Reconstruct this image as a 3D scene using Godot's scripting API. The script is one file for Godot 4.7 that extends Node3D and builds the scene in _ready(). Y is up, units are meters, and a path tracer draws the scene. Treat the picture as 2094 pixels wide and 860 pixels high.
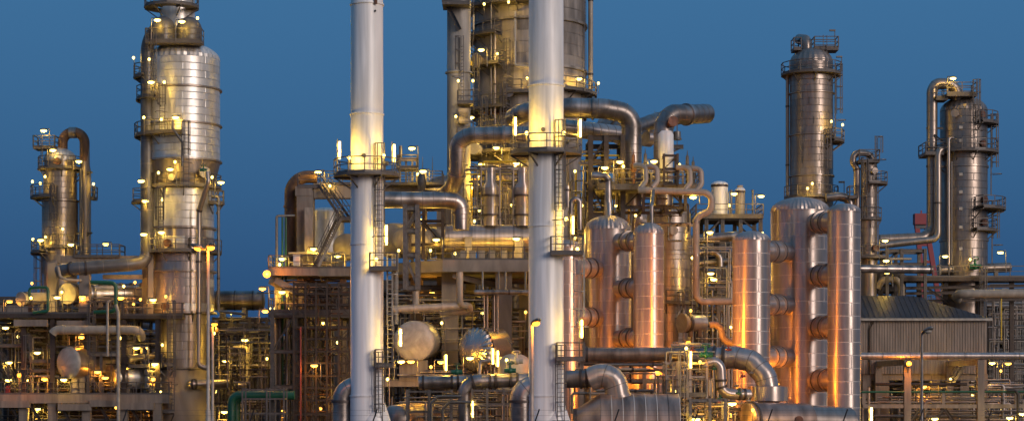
extends Node3D
# A refinery at dusk: columns, stacks, vessels, ducts and racks, lit by the afterglow and by many lamps.
# W() turns a place in the photograph and a distance into a point; distances come from the size of railings and ladders.
const F := 4000.0
const HY := 800.0
const EYE := 4.5
var M := {}
var taken := {}
var rng := RandomNumberGenerator.new()
var IB: ArrayMesh
var BX: ArrayMesh
var CY: ArrayMesh
var CY28: ArrayMesh
var grime: Texture2D
var streak: Texture2D
var roughtex: Texture2D
var blotch: Texture2D
var soft: Texture2D
var hosted := {}

func W(px: float, py: float, d: float) -> Vector3:
	return Vector3((px - 1047.0) / F * d, EYE + (HY - py) / F * d, -d)
func mm(px: float, d: float) -> float:
	return px * d / F
func pxof(x: float, d: float) -> float:
	return 1047.0 + x * F / d

class MB:
	var v := PackedVector3Array()
	var n := PackedVector3Array()
	var u := PackedVector2Array()
	var ix := PackedInt32Array()
	func vert(p: Vector3, nn: Vector3, uv := Vector2.ZERO) -> int:
		v.append(p); n.append(nn); u.append(uv)
		return v.size() - 1
	func tri(a: int, b: int, c: int) -> void:
		if (v[c] - v[a]).cross(v[b] - v[a]).dot(n[a] + n[b] + n[c]) < 0.0:
			ix.append(a); ix.append(c); ix.append(b)
		else:
			ix.append(a); ix.append(b); ix.append(c)
	func quad(a: int, b: int, c: int, d: int) -> void:
		tri(a, b, c); tri(a, c, d)
	func face(a: Vector3, b: Vector3, c: Vector3, d: Vector3, nn: Vector3) -> void:
		quad(vert(a, nn, Vector2(0, 0)), vert(b, nn, Vector2(1, 0)), vert(c, nn, Vector2(1, 1)), vert(d, nn, Vector2(0, 1)))
	func box(c: Vector3, s: Vector3, bs := Basis()) -> void:
		var h := s * 0.5
		for ax in 3:
			for sg in [-1.0, 1.0]:
				var e := [bs.x * h.x, bs.y * h.y, bs.z * h.z]
				var o: Vector3 = e[ax] * sg
				var p: Vector3 = e[(ax + 1) % 3]
				var q: Vector3 = e[(ax + 2) % 3]
				face(c + o - p - q, c + o + p - q, c + o + p + q, c + o - p + q, o.normalized())
	func bar(a: Vector3, b: Vector3, w: float, h := -1.0) -> void:
		if h < 0.0: h = w
		var z := b - a
		var l := z.length()
		if l < 1e-4: return
		z /= l
		var up := Vector3.UP if absf(z.y) < 0.9 else Vector3.BACK
		var x := up.cross(z).normalized()
		box((a + b) * 0.5, Vector3(w, h, l), Basis(x, z.cross(x), z))
	func tube(p: Array, r: float, sides := 12, cap := true, hard := false) -> void:
		var k := p.size()
		if k < 2: return
		var t0: Vector3 = (p[1] - p[0]).normalized()
		var nx := (Vector3.UP if absf(t0.y) < 0.9 else Vector3.RIGHT).cross(t0).normalized()
		var prev := t0
		var ring := []
		var frames := []
		for i in k:
			var tg: Vector3
			if i == 0: tg = t0
			elif i == k - 1: tg = (p[i] - p[i - 1]).normalized()
			else: tg = ((p[i] - p[i - 1]).normalized() + (p[i + 1] - p[i]).normalized()).normalized()
			var ax := prev.cross(tg)
			if ax.length() > 1e-6:
				nx = nx.rotated(ax.normalized(), prev.angle_to(tg))
			prev = tg
			frames.append([tg, nx, tg.cross(nx)])
		var len := 0.0
		for i in k:
			if i > 0: len += (p[i] - p[i - 1]).length()
			var f: Array = frames[i]
			var st := 1.0
			var bend := Vector3.ZERO
			if i > 0 and i < k - 1:
				var d1: Vector3 = (p[i] - p[i - 1]).normalized()
				var d2: Vector3 = (p[i + 1] - p[i]).normalized()
				var cs := maxf(0.3, cos(d1.angle_to(d2) * 0.5))
				st = 1.0 / cs
				bend = (d2 - d1)
				if bend.length() > 1e-5: bend = bend.normalized()
			for pas in (2 if hard and i > 0 and i < k - 1 else 1):
				var base := v.size()
				for j in sides + 1:
					var a := TAU * j / sides
					var dir: Vector3 = f[1] * cos(a) + f[2] * sin(a)
					var off := dir
					if bend != Vector3.ZERO: off = dir + bend * bend.dot(dir) * (st - 1.0)
					var nn := dir
					if hard and i > 0 and i < k - 1:
						var sd: Vector3 = (p[i] - p[i - 1]).normalized() if pas == 0 else (p[i + 1] - p[i]).normalized()
						nn = (dir - sd * sd.dot(dir)).normalized()
					vert(p[i] + off * r, nn, Vector2(float(j) / sides, len))
				if i > 0 and pas == 0:
					var pb: int = ring[ring.size() - 1]
					for j in sides:
						quad(pb + j, pb + j + 1, base + j + 1, base + j)
				ring.append(base)
		if cap:
			for e in [0, k - 1]:
				var nn: Vector3 = -frames[0][0] if e == 0 else frames[k - 1][0]
				var c := vert(p[e], nn)
				var f: Array = frames[e]
				var last := -1
				for j in sides + 1:
					var a := TAU * j / sides
					var q := vert(p[e] + (f[1] * cos(a) + f[2] * sin(a)) * r, nn)
					if last >= 0: tri(c, last, q)
					last = q
	# profile runs from top to bottom as (radius, height); turned about the axis through c
	func lathe(c: Vector3, pr: Array, sides := 32, a0 := 0.0, a1 := TAU, bs := Basis()) -> void:
		var segn := []
		for j in pr.size() - 1:
			var d: Vector2 = pr[j + 1] - pr[j]
			segn.append(Vector2(-d.y, d.x).normalized())
		for j in pr.size() - 1:
			var nn := [segn[j], segn[j]]
			if j > 0 and segn[j].dot(segn[j - 1]) > 0.77: nn[0] = (segn[j] + segn[j - 1]).normalized()
			if j < pr.size() - 2 and segn[j].dot(segn[j + 1]) > 0.77: nn[1] = (segn[j] + segn[j + 1]).normalized()
			var b := v.size()
			for i in sides + 1:
				var a := a0 + (a1 - a0) * i / sides
				var dr := Vector3(cos(a), 0, sin(a))
				for e in 2:
					var q: Vector2 = pr[j + e]
					vert(c + bs * (dr * q.x + Vector3(0, q.y, 0)), bs * (dr * nn[e].x + Vector3(0, nn[e].y, 0)), Vector2(float(i) / sides * 4.0, q.y))
			for i in sides:
				quad(b + i * 2, b + i * 2 + 2, b + i * 2 + 3, b + i * 2 + 1)
	# dished head with pressed gores, r wide, h high, above c
	func gored(c: Vector3, r: float, h: float, gores: int, steps := 8, bs := Basis(), amp := 0.978) -> void:
		for g in gores * 2:
			var a0 := TAU * g / (gores * 2)
			var a1 := TAU * (g + 1) / (gores * 2)
			var f0 := 1.0 if g % 2 == 0 else amp
			var f1 := amp if g % 2 == 0 else 1.0
			for s in steps:
				var q := []
				for e in [[s, 0], [s, 1], [s + 1, 1], [s + 1, 0]]:
					var t: float = PI * 0.5 * e[0] / steps
					var a := a0 if e[1] == 0 else a1
					var f := f0 if e[1] == 0 else f1
					var rr: float = r * sin(t) * lerpf(1.0, f, sin(t))
					q.append(c + bs * Vector3(cos(a) * rr, h * cos(t), sin(a) * rr))
				var tm := PI * 0.5 * (s + 0.5) / steps
				var am := (a0 + a1) * 0.5
				var slope := Vector3(cos(am) * sin(tm) / r, cos(tm) / h, sin(am) * sin(tm) / r).normalized()
				var nn: Vector3 = ((q[2] - q[0]) as Vector3).cross(q[3] - q[1])
				if nn.length() < 1e-9: nn = bs * slope
				nn = nn.normalized()
				if nn.dot(bs * slope) < 0: nn = -nn
				var ids := []
				for e in 4:
					ids.append(vert(q[e], nn, Vector2(float(g) / gores, float(s) / steps)))
				quad(ids[0], ids[1], ids[2], ids[3])
	func ball(c: Vector3, r: Vector3, sides := 14, rows := 8, bs := Basis()) -> void:
		var b := v.size()
		for i in rows + 1:
			var t := PI * i / rows
			for j in sides + 1:
				var a := TAU * j / sides
				var d := Vector3(sin(t) * cos(a), cos(t), sin(t) * sin(a))
				vert(c + bs * (d * r), (bs * (d / r)).normalized(), Vector2(float(j) / sides, float(i) / rows))
		for i in rows:
			for j in sides:
				quad(b + i * (sides + 1) + j, b + i * (sides + 1) + j + 1, b + (i + 1) * (sides + 1) + j + 1, b + (i + 1) * (sides + 1) + j)
	func mesh(off := Vector3.ZERO) -> ArrayMesh:
		var am := ArrayMesh.new()
		if v.is_empty(): return am
		if off != Vector3.ZERO:
			for i in v.size(): v[i] -= off
		var ar := []
		ar.resize(Mesh.ARRAY_MAX)
		ar[Mesh.ARRAY_VERTEX] = v; ar[Mesh.ARRAY_NORMAL] = n; ar[Mesh.ARRAY_TEX_UV] = u; ar[Mesh.ARRAY_INDEX] = ix
		am.add_surface_from_arrays(Mesh.PRIMITIVE_TRIANGLES, ar)
		return am

# ---------------------------------------------------------------- naming and adding
func numbered(called: String) -> String:
	var k: int = taken.get(called, 0)
	taken[called] = k + 1
	return called if k == 0 else "%s_%03d" % [called, k]
func thing(called: String, label: String, category: String, at: Vector3, group := "") -> Node3D:
	var o := Node3D.new()
	o.name = numbered(called)
	add_child(o)
	o.position = at
	o.set_meta("label", label); o.set_meta("category", category)
	if group != "": o.set_meta("group", group)
	return o
func put(mb: MB, called: String, mat: Material, parent: Node3D) -> MeshInstance3D:
	var o := MeshInstance3D.new()
	o.name = called
	o.mesh = mb.mesh(parent.global_position if parent != self else Vector3.ZERO)
	o.material_override = mat
	parent.add_child(o, true)
	return o
func place(mesh: Mesh, tr: Transform3D, called: String, mat: Material, parent: Node3D) -> MeshInstance3D:
	var o := MeshInstance3D.new()
	o.name = called
	o.mesh = mesh
	o.material_override = mat
	parent.add_child(o, true)
	tr.origin -= parent.global_position
	o.transform = tr
	return o
func structure(mb: MB, called: String, mat: Material) -> MeshInstance3D:
	var o := put(mb, called, mat, self)
	o.set_meta("kind", "structure")
	return o
# a rolled steel member (shared I-section, box or round bar) as a part of its own
func member(parent: Node3D, called: String, a: Vector3, b: Vector3, w: float, h: float, mat: Material, sec := 0) -> void:
	var z := b - a
	var l := z.length()
	if l < 0.01: return
	z /= l
	var up := Vector3.UP if absf(z.y) < 0.9 else Vector3.BACK
	var x := up.cross(z).normalized()
	place([IB, BX, CY][sec], Transform3D(Basis(x * w, z.cross(x) * h, z * l), (a + b) * 0.5), called, mat, parent)

# ---------------------------------------------------------------- materials
func noise_img(sx: int, sy: int, freq: float, oct: int, sd: int, lo: float, hi: float, stretch := Vector2.ONE, gain := 1.0) -> ImageTexture:
	var f := FastNoiseLite.new()
	f.seed = sd; f.frequency = freq; f.fractal_octaves = oct
	f.noise_type = FastNoiseLite.TYPE_SIMPLEX_SMOOTH
	var im := Image.create(sx, sy, false, Image.FORMAT_RGB8)
	for y in sy:
		for x in sx:
			var ax := TAU * x / sx
			var ay := TAU * y / sy
			var rx := sx / TAU * stretch.x
			var ry := sy / TAU * stretch.y
			var q := f.get_noise_3d(cos(ax) * rx, sin(ax) * rx + cos(ay) * ry * 0.7, sin(ay) * ry)
			var t := clampf(0.5 + q * 0.9 * gain, 0, 1)
			var c := lerpf(lo, hi, t)
			im.set_pixel(x, y, Color(c, c, c))
	im.generate_mipmaps()
	return ImageTexture.create_from_image(im)
func lin(r: float, g: float, b: float) -> Color:
	return Color(r, g, b).linear_to_srgb()
func mat(called: String, c: Color, rough: float, metal := 0.0, tex: Texture2D = null, sc := Vector3.ONE, aniso := 0.0, rt := true) -> StandardMaterial3D:
	var m := StandardMaterial3D.new()
	m.resource_name = called
	m.albedo_color = c
	m.roughness = rough
	m.metallic = metal
	m.metallic_specular = 0.5
	if tex:
		m.albedo_texture = tex
		m.uv1_triplanar = true
		m.uv1_world_triplanar = true
		m.uv1_scale = sc
		if rt: m.roughness_texture = roughtex
	if aniso > 0.0:
		m.anisotropy_enabled = true
		m.anisotropy = -aniso
	M[called] = m
	return m
func glow(called: String, c: Color, e: float) -> StandardMaterial3D:
	var m := StandardMaterial3D.new()
	m.resource_name = called
	m.albedo_color = c
	m.roughness = 0.4
	m.emission_enabled = true
	m.emission = c
	m.emission_energy_multiplier = e
	M[called] = m
	return m
func materials() -> void:
	grime = noise_img(256, 256, 0.02, 5, 3, 0.78, 1.0)
	streak = noise_img(256, 256, 0.03, 5, 7, 0.80, 1.0, Vector2(1.2, 0.35), 1.2)
	roughtex = noise_img(256, 256, 0.03, 4, 11, 0.7, 1.0)
	blotch = noise_img(256, 256, 0.012, 5, 19, 0.55, 1.0, Vector2(1.2, 0.6), 1.4)
	soft = noise_img(256, 256, 0.03, 5, 23, 0.87, 1.0, Vector2(1.2, 0.5), 1.3)
	var sv := Vector3(0.22, 0.09, 0.22)
	mat("clad_a", lin(0.56, 0.475, 0.43), 0.44, 0.74, streak, sv, 0.85)
	mat("clad_b", lin(0.535, 0.455, 0.41), 0.47, 0.74, streak, sv, 0.85)
	mat("clad_c", lin(0.585, 0.50, 0.455), 0.41, 0.74, streak, sv, 0.85)
	mat("bright_a", lin(0.80, 0.77, 0.72), 0.46, 0.58, grime, sv, 0.45)
	mat("bright_b", lin(0.76, 0.73, 0.685), 0.48, 0.58, streak, sv, 0.45)
	mat("bright_c", lin(0.83, 0.80, 0.75), 0.44, 0.58, grime, sv, 0.45)
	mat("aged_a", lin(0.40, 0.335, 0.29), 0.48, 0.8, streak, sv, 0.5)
	mat("aged_b", lin(0.375, 0.315, 0.275), 0.52, 0.8, streak, sv, 0.5)
	mat("aged_c", lin(0.43, 0.365, 0.315), 0.46, 0.8, streak, sv, 0.5)
	mat("stone_a", lin(0.385, 0.335, 0.295), 0.7, 0.25, blotch, sv)
	mat("stone_b", lin(0.355, 0.31, 0.27), 0.75, 0.2, streak, sv)
	mat("stone_c", lin(0.42, 0.37, 0.325), 0.66, 0.25, blotch, sv)
	mat("duct", lin(0.50, 0.44, 0.405), 0.44, 0.85, blotch, Vector3(0.2, 0.2, 0.2), 0.35)
	mat("duct_dark", lin(0.13, 0.125, 0.13), 0.48, 0.25, grime, Vector3(0.2, 0.2, 0.2), 0.3)
	mat("duct_rust", lin(0.27, 0.15, 0.09), 0.65, 0.3, blotch, Vector3(0.2, 0.2, 0.2))
	mat("white", lin(0.85, 0.835, 0.82), 0.42, 0.0, soft, Vector3(0.25, 0.035, 0.25))
	mat("white_dull", lin(0.43, 0.39, 0.335), 0.5, 0.0, grime, Vector3(0.3, 0.3, 0.3))
	mat("cream", lin(0.38, 0.325, 0.26), 0.55, 0.0, grime, Vector3(0.3, 0.12, 0.3))
	mat("concrete", lin(0.235, 0.195, 0.16), 0.85, 0.0, streak, Vector3(0.2, 0.1, 0.2))
	mat("concrete_light", lin(0.31, 0.26, 0.215), 0.85, 0.0, grime, Vector3(0.15, 0.06, 0.15))
	mat("steel", lin(0.13, 0.115, 0.105), 0.55, 0.3, grime, Vector3(0.5, 0.5, 0.5))
	mat("steel_brown", lin(0.07, 0.05, 0.039), 0.65, 0.15, grime, Vector3(0.5, 0.5, 0.5))
	mat("rail", lin(0.11, 0.10, 0.095), 0.5, 0.4)
	mat("galv", lin(0.22, 0.205, 0.19), 0.5, 0.6, grime, Vector3(0.5, 0.5, 0.5))
	mat("deck", lin(0.15, 0.13, 0.115), 0.75, 0.2, grime, Vector3(0.5, 0.5, 0.5))
	mat("green", lin(0.009, 0.085, 0.048), 0.4)
	mat("red", lin(0.22, 0.03, 0.026), 0.5)
	mat("crane_red", lin(0.28, 0.045, 0.05), 0.6)
	mat("yellow", lin(0.62, 0.42, 0.03), 0.55)
	mat("black", lin(0.025, 0.024, 0.024), 0.6)
	mat("band", lin(0.07, 0.055, 0.05), 0.5, 0.5)
	mat("rust", lin(0.20, 0.085, 0.05), 0.8, 0.1, blotch, Vector3(0.4, 0.4, 0.4))
	mat("roof", lin(0.032, 0.04, 0.058), 0.5, 0.0, grime, Vector3(0.1, 0.1, 0.1))
	mat("siding", lin(0.28, 0.22, 0.175), 0.6, 0.0, streak, Vector3(0.2, 0.1, 0.2))
	mat("ground", lin(0.055, 0.05, 0.044), 0.9, 0.0, grime, Vector3(0.05, 0.05, 0.05))
	mat("paving", lin(0.085, 0.077, 0.068), 0.85, 0.0, blotch, Vector3(0.08, 0.08, 0.08))
	mat("foil", lin(0.62, 0.57, 0.52), 0.3, 0.9, grime, sv)
	mat("pale_coat", lin(0.50, 0.465, 0.42), 0.7, 0.0, blotch, Vector3(0.15, 0.06, 0.15))
	mat("seam", lin(0.62, 0.56, 0.51), 0.5, 0.3)
	mat("jacket", lin(0.22, 0.185, 0.165), 0.5, 0.6)
	mat("orange_lit_clad", lin(0.55, 0.385, 0.305), 0.42, 0.7, blotch, sv)  # metal cladding; reflected warm orange light is put into its copper colour
	mat("far", lin(0.06, 0.05, 0.045), 0.8)
	glow("lamp_warm", Color(1.0, 0.88, 0.46), 6.0)
	glow("lamp_amber", Color(1.0, 0.74, 0.3), 4.5)
	glow("lamp_tube", Color(1.0, 0.86, 0.5), 6.0)
	glow("lamp_sodium", Color(1.0, 0.66, 0.2), 4.0)
	glow("lamp_white", Color(1.0, 0.95, 0.8), 6.0)

# ---------------------------------------------------------------- shapes
func fillet(p: Array, r: float, segs := 7) -> Array:
	var out := [p[0]]
	for i in range(1, p.size() - 1):
		var d1: Vector3 = (p[i] - p[i - 1])
		var d2: Vector3 = (p[i + 1] - p[i])
		var l := minf(d1.length() * (0.98 if i == 1 else 0.49), d2.length() * (0.98 if i == p.size() - 2 else 0.49))
		d1 = d1.normalized(); d2 = d2.normalized()
		var an := d1.angle_to(d2)
		if an < 0.03:
			out.append(p[i])
			continue
		var t := minf(r * tan(an * 0.5), l)
		var kp := 4.0 / 3.0 * tan(an / 4.0) / tan(an / 2.0)
		var a: Vector3 = p[i] - d1 * t
		var b: Vector3 = p[i] + d2 * t
		var c1 := a + d1 * t * kp
		var c2 := b - d2 * t * kp
		var start := 0 if (a - (out[out.size() - 1] as Vector3)).length() > 0.01 else 1
		for s in range(start, segs + 1):
			out.append(a.bezier_interpolate(c1, c2, b, float(s) / segs))
	if ((p[p.size() - 1] as Vector3) - (out[out.size() - 1] as Vector3)).length() > 0.01: out.append(p[p.size() - 1])
	return out
func along(p: Array, t: float) -> Array:
	var tot := 0.0
	for i in p.size() - 1: tot += ((p[i + 1] as Vector3) - (p[i] as Vector3)).length()
	var s := t * tot
	for i in p.size() - 1:
		var l: float = ((p[i + 1] as Vector3) - (p[i] as Vector3)).length()
		if s <= l or i == p.size() - 2:
			var d: Vector3 = ((p[i + 1] as Vector3) - (p[i] as Vector3)).normalized()
			return [(p[i] as Vector3) + d * s, d]
		s -= l
	return [p[0], Vector3.UP]
func length_of(p: Array) -> float:
	var tot := 0.0
	for i in p.size() - 1: tot += ((p[i + 1] as Vector3) - (p[i] as Vector3)).length()
	return tot
# a pipe as a thing of its own; pts are [px, py, distance]
func pipe(called: String, label: String, pts: Array, rpx: float, m: Material, bend := 1.6, flanges := [], bands := 0.0, group := "", hard := false, fm: Material = null) -> Node3D:
	var w := []
	for q in pts: w.append(W(q[0], q[1], q[2]))
	return pipe_w(called, label, w, mm(rpx, pts[0][2]), m, bend, flanges, bands, group, hard, fm)
func pipe_w(called: String, label: String, w: Array, r: float, m: Material, bend := 1.6, flanges := [], bands := 0.0, group := "", hard := false, fm: Material = null) -> Node3D:
	var t := thing(called, label, "duct" if called.contains("duct") else "pipe", w[0], group)
	pipe_part(t, "run", w, r, m, bend, flanges, bands, hard, fm)
	return t
func pipe_part(t: Node3D, called: String, w: Array, r: float, m: Material, bend := 1.6, flanges := [], bands := 0.0, hard := false, fm: Material = null) -> void:
	var f := fillet(w, r * bend + r * 0.5, 3 if hard else (8 if r > 0.2 else 4)) if w.size() > 2 else w
	var mb := MB.new()
	mb.tube(f, r, 28 if r > 0.45 else (16 if r > 0.15 else 8), true, hard)
	var run := put(mb, called, m, t)
	for x in flanges:
		var q := along(f, x)
		var fb := MB.new()
		fb.tube([q[0] - q[1] * maxf(0.09, r * 0.11), q[0] + q[1] * maxf(0.09, r * 0.11)], r * 1.16, 28 if r > 0.45 else 14)
		put(fb, "flange", fm if fm else M.band, run)
	if bands > 0.0:
		var l := length_of(f)
		var k := int(l / bands)
		for i in range(1, k):
			var q := along(f, float(i) / k)
			var dz: Vector3 = q[1]
			var xx := (Vector3.UP if absf(dz.y) < 0.9 else Vector3.RIGHT).cross(dz).normalized()
			place(CY28, Transform3D(Basis(xx * (2 * r + 0.03), dz.cross(xx) * (2 * r + 0.03), dz * 0.06), q[0]), "jacket_band", M.jacket if m != M.duct_rust else m, run)
func shell(parent: Node3D, called: String, cx: float, d: float, pr: Array, m: Material, sides := 48) -> MeshInstance3D:
	var mb := MB.new()
	var p := []
	for q in pr: p.append(Vector2(mm(q[0], d), W(0, q[1], d).y))
	var c := W(cx, 0, d)
	c.y = 0
	mb.lathe(c, p, sides)
	return put(mb, called, m, parent)
func hoop(parent: Node3D, called: String, cx: float, d: float, hw: float, py: float, hpx: float, outpx: float, m: Material) -> void:
	shell(parent, called, cx, d, [[hw - 2, py - hpx / 2], [hw + outpx, py - hpx / 2], [hw + outpx, py + hpx / 2], [hw - 2, py + hpx / 2]], m)
func head(parent: Node3D, called: String, cx: float, d: float, hw: float, py_rim: float, py_top: float, m: Material, gores := 28) -> void:
	var mb := MB.new()
	mb.gored(W(cx, py_rim, d), mm(hw, d), mm(py_rim - py_top, d), gores)
	put(mb, called, m, parent)
# one bent cladding sheet: bevelled at its edges, w radians wide
func sheet_mesh(r: float, h: float, w: float) -> ArrayMesh:
	var mb := MB.new()
	var t := 0.02
	var bv := minf(0.03, h * 0.08)
	var ba := bv / r
	var seg := clampi(int(w * 9.0), 4, 9)
	var ys := [-h / 2, -h / 2 + bv, h / 2 - bv, h / 2]
	var rs := [r, r + t, r + t, r]
	var tilt := [-0.55, 0.0, 0.0, 0.55]
	for k in 3:
		var b := mb.v.size()
		for i in seg + 1:
			var a := -w / 2 + ba + (w - 2 * ba) * i / seg
			for e in 2:
				var nn := Vector3(sin(a), 0, cos(a))
				if k != 1: nn = (nn + Vector3(0, -0.25 if k == 0 else 0.45, 0)).normalized()
				mb.vert(Vector3(sin(a) * rs[k + e], ys[k + e], cos(a) * rs[k + e]), nn, Vector2(a * r * 0.5, ys[k + e]))
		for i in seg:
			mb.quad(b + i * 2, b + i * 2 + 2, b + i * 2 + 3, b + i * 2 + 1)
	for sg in [-1.0, 1.0]:
		var a1: float = sg * (w / 2 - ba)
		var a2: float = sg * w / 2
		var nn := Vector3(sin(a1) + sg * 0.3 * cos(a1), 0, cos(a1) - sg * 0.3 * sin(a1)).normalized()
		mb.face(Vector3(sin(a1) * (r + t), ys[1], cos(a1) * (r + t)), Vector3(sin(a2) * r, ys[0], cos(a2) * r), Vector3(sin(a2) * r, ys[3], cos(a2) * r), Vector3(sin(a1) * (r + t), ys[2], cos(a1) * (r + t)), nn)
	return mb.mesh()
func sheets(parent: Node3D, cx: float, d: float, hw: float, py0: float, py1: float, rows: int, cols: int, mats: Array, stagger := true, loose := 0.0016) -> void:
	var r := mm(hw, d)
	var y0 := W(0, py0, d).y
	var y1 := W(0, py1, d).y
	var h := (y0 - y1) / rows
	var gap := 0.026
	var me := sheet_mesh(r, h - gap, TAU / cols - gap / r)
	var c := W(cx, 0, d)
	for i in rows:
		var off := (0.5 if stagger and i % 2 == 1 else 0.0) + 0.13
		for j in cols:
			var a := TAU * (j + off) / cols
			var bs := Basis(Vector3.UP, a) * Basis(Vector3.RIGHT, rng.randf_range(-loose, loose)) * Basis(Vector3.UP, rng.randf_range(-loose, loose) * 0.5)
			place(me, Transform3D(bs, Vector3(c.x, y1 + h * (rows - i - 0.5), c.z)), "cladding_sheet", mats[rng.randi() % mats.size()], parent)
func rails(mb: MB, p: Array, closed := false, h := 1.1, th := 0.075) -> void:
	var k := p.size()
	for i in (k if closed else k - 1):
		var a: Vector3 = p[i]
		var b: Vector3 = p[(i + 1) % k]
		mb.bar(a + Vector3(0, h, 0), b + Vector3(0, h, 0), th)
		mb.bar(a + Vector3(0, h * 0.52, 0), b + Vector3(0, h * 0.52, 0), th * 0.8)
		mb.bar(a + Vector3(0, 0.08, 0), b + Vector3(0, 0.08, 0), 0.02, 0.15)
	for q in p:
		mb.bar(q, (q as Vector3) + Vector3(0, h, 0), th)
# ring platform round an axis; angles in degrees, 90 towards the street, 180 to the west
func ring_platform(parent: Node3D, cx: float, d: float, hin: float, hout: float, py: float, a0: float, a1: float, deck: Material = null) -> void:
	var c := W(cx, py, d)
	var ri := mm(hin, d)
	var ro := mm(hout, d)
	var r0 := deg_to_rad(a0)
	var r1 := deg_to_rad(a1)
	var n := maxi(4, int((r1 - r0) * ro / 0.8))
	var mb := MB.new()
	mb.lathe(c, [Vector2(ri, 0), Vector2(ro, 0), Vector2(ro, -0.16), Vector2(ri, -0.16)], n, r0, r1)
	var dk := put(mb, "platform", deck if deck else M.deck, parent)
	var rb := MB.new()
	var pts := []
	var np := maxi(3, int((r1 - r0) * ro / 1.25))
	var full := a1 - a0 > 359.0
	if not full: pts.append(c + Vector3(cos(r0), 0, sin(r0)) * (ri + 0.15))
	for i in (np if full else np + 1):
		var a := r0 + (r1 - r0) * i / np
		pts.append(c + Vector3(cos(a), 0, sin(a)) * (ro - 0.04))
	if not full: pts.append(c + Vector3(cos(r1), 0, sin(r1)) * (ri + 0.15))
	rails(rb, pts, full)
	put(rb, "railing", M.rail, dk)
	var nb := maxi(2, int((r1 - r0) * ro / 2.4))
	for i in (nb if full else nb + 1):
		var a := r0 + (r1 - r0) * i / nb
		var dr := Vector3(cos(a), 0, sin(a))
		var kb := MB.new()
		kb.bar(c + dr * (ri - 0.05) + Vector3(0, -1.0, 0), c + dr * (ro - 0.1) + Vector3(0, -0.2, 0), 0.09)
		kb.bar(c + dr * (ri - 0.05) + Vector3(0, -0.22, 0), c + dr * (ro - 0.05) + Vector3(0, -0.22, 0), 0.08, 0.12)
		put(kb, "bracket", M.steel, dk)
# straight platform: deck between px0..px1 at py, dd metres deep behind distance d; open sides listed by letter (w e f b)
func deck_platform(parent: Node3D, px0: float, px1: float, py: float, d: float, dd: float, open := "", th := 0.18, m: Material = null, called := "platform", rm: Material = null) -> MeshInstance3D:
	var a := W(px0, py, d)
	var b := W(px1, py, d)
	var mb := MB.new()
	mb.box((a + b) * 0.5 + Vector3(0, -th / 2, -dd / 2), Vector3(b.x - a.x, th, dd))
	var dk := put(mb, called, m if m else M.deck, parent)
	var rb := MB.new()
	var cs := {"f": [a, b], "b": [a + Vector3(0, 0, -dd), b + Vector3(0, 0, -dd)], "w": [a, a + Vector3(0, 0, -dd)], "e": [b, b + Vector3(0, 0, -dd)]}
	for k in cs:
		if open.contains(k): continue
		var p: Vector3 = cs[k][0]
		var q: Vector3 = cs[k][1]
		var inn := Vector3(signf((a.x + b.x) / 2 - p.x) * 0.05, 0, 0) if k in ["w", "e"] else Vector3(0, 0, -0.05 if k == "f" else 0.05)
		var n := maxi(1, int((q - p).length() / 1.4))
		var pts := []
		for i in n + 1: pts.append(p.lerp(q, float(i) / n) + inn)
		rails(rb, pts)
	if rb.v.size() > 0: put(rb, "railing", rm if rm else M.rail, dk)
	return dk
# ladder at p (foot, in world), rising to y; turned so that the climber's back points along ang (degrees, 90 towards the street)
func ladder(parent: Node3D, p: Vector3, y: float, ang: float, cage := true, m: Material = null) -> void:
	var o := deg_to_rad(ang)
	var fw := Vector3(cos(o), 0, sin(o))
	var sd := Vector3(-fw.z, 0, fw.x)
	var mb := MB.new()
	for s in [-0.24, 0.24]:
		mb.bar(p + sd * s, Vector3(p.x, y + 1.0, p.z) + sd * s, 0.06)
	var k := int((y - p.y) / 0.32)
	for i in k + 1:
		var q := p + Vector3(0, 0.3 + i * 0.32, 0)
		mb.bar(q - sd * 0.24, q + sd * 0.24, 0.035)
	var ld := put(mb, "ladder", m if m else M.rail, parent)
	if cage and y - p.y > 3.2:
		var cb := MB.new()
		var hoopn := int((y - p.y - 2.2) / 0.95)
		for i in hoopn + 1:
			var yy := p.y + 2.2 + (y + 0.9 - p.y - 2.2) * i / maxi(1, hoopn)
			var wide := 1.5 if i == 0 else 1.0
			var last := Vector3.ZERO
			for j in 9:
				var a := PI * j / 8.0
				var q := Vector3(p.x, yy, p.z) + sd * cos(a) * 0.36 * wide + fw * (0.08 + sin(a) * 0.66 * wide)
				if j > 0: cb.bar(last, q, 0.06, 0.06)
				last = q
		for j in 5:
			var a := PI * j / 4.0
			var off := sd * cos(a) * 0.36 + fw * (0.08 + sin(a) * 0.66)
			cb.bar(Vector3(p.x, p.y + 2.9, p.z) + off, Vector3(p.x, y + 0.9, p.z) + off, 0.06)
		put(cb, "safety_cage", m if m else M.rail, ld)
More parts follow.
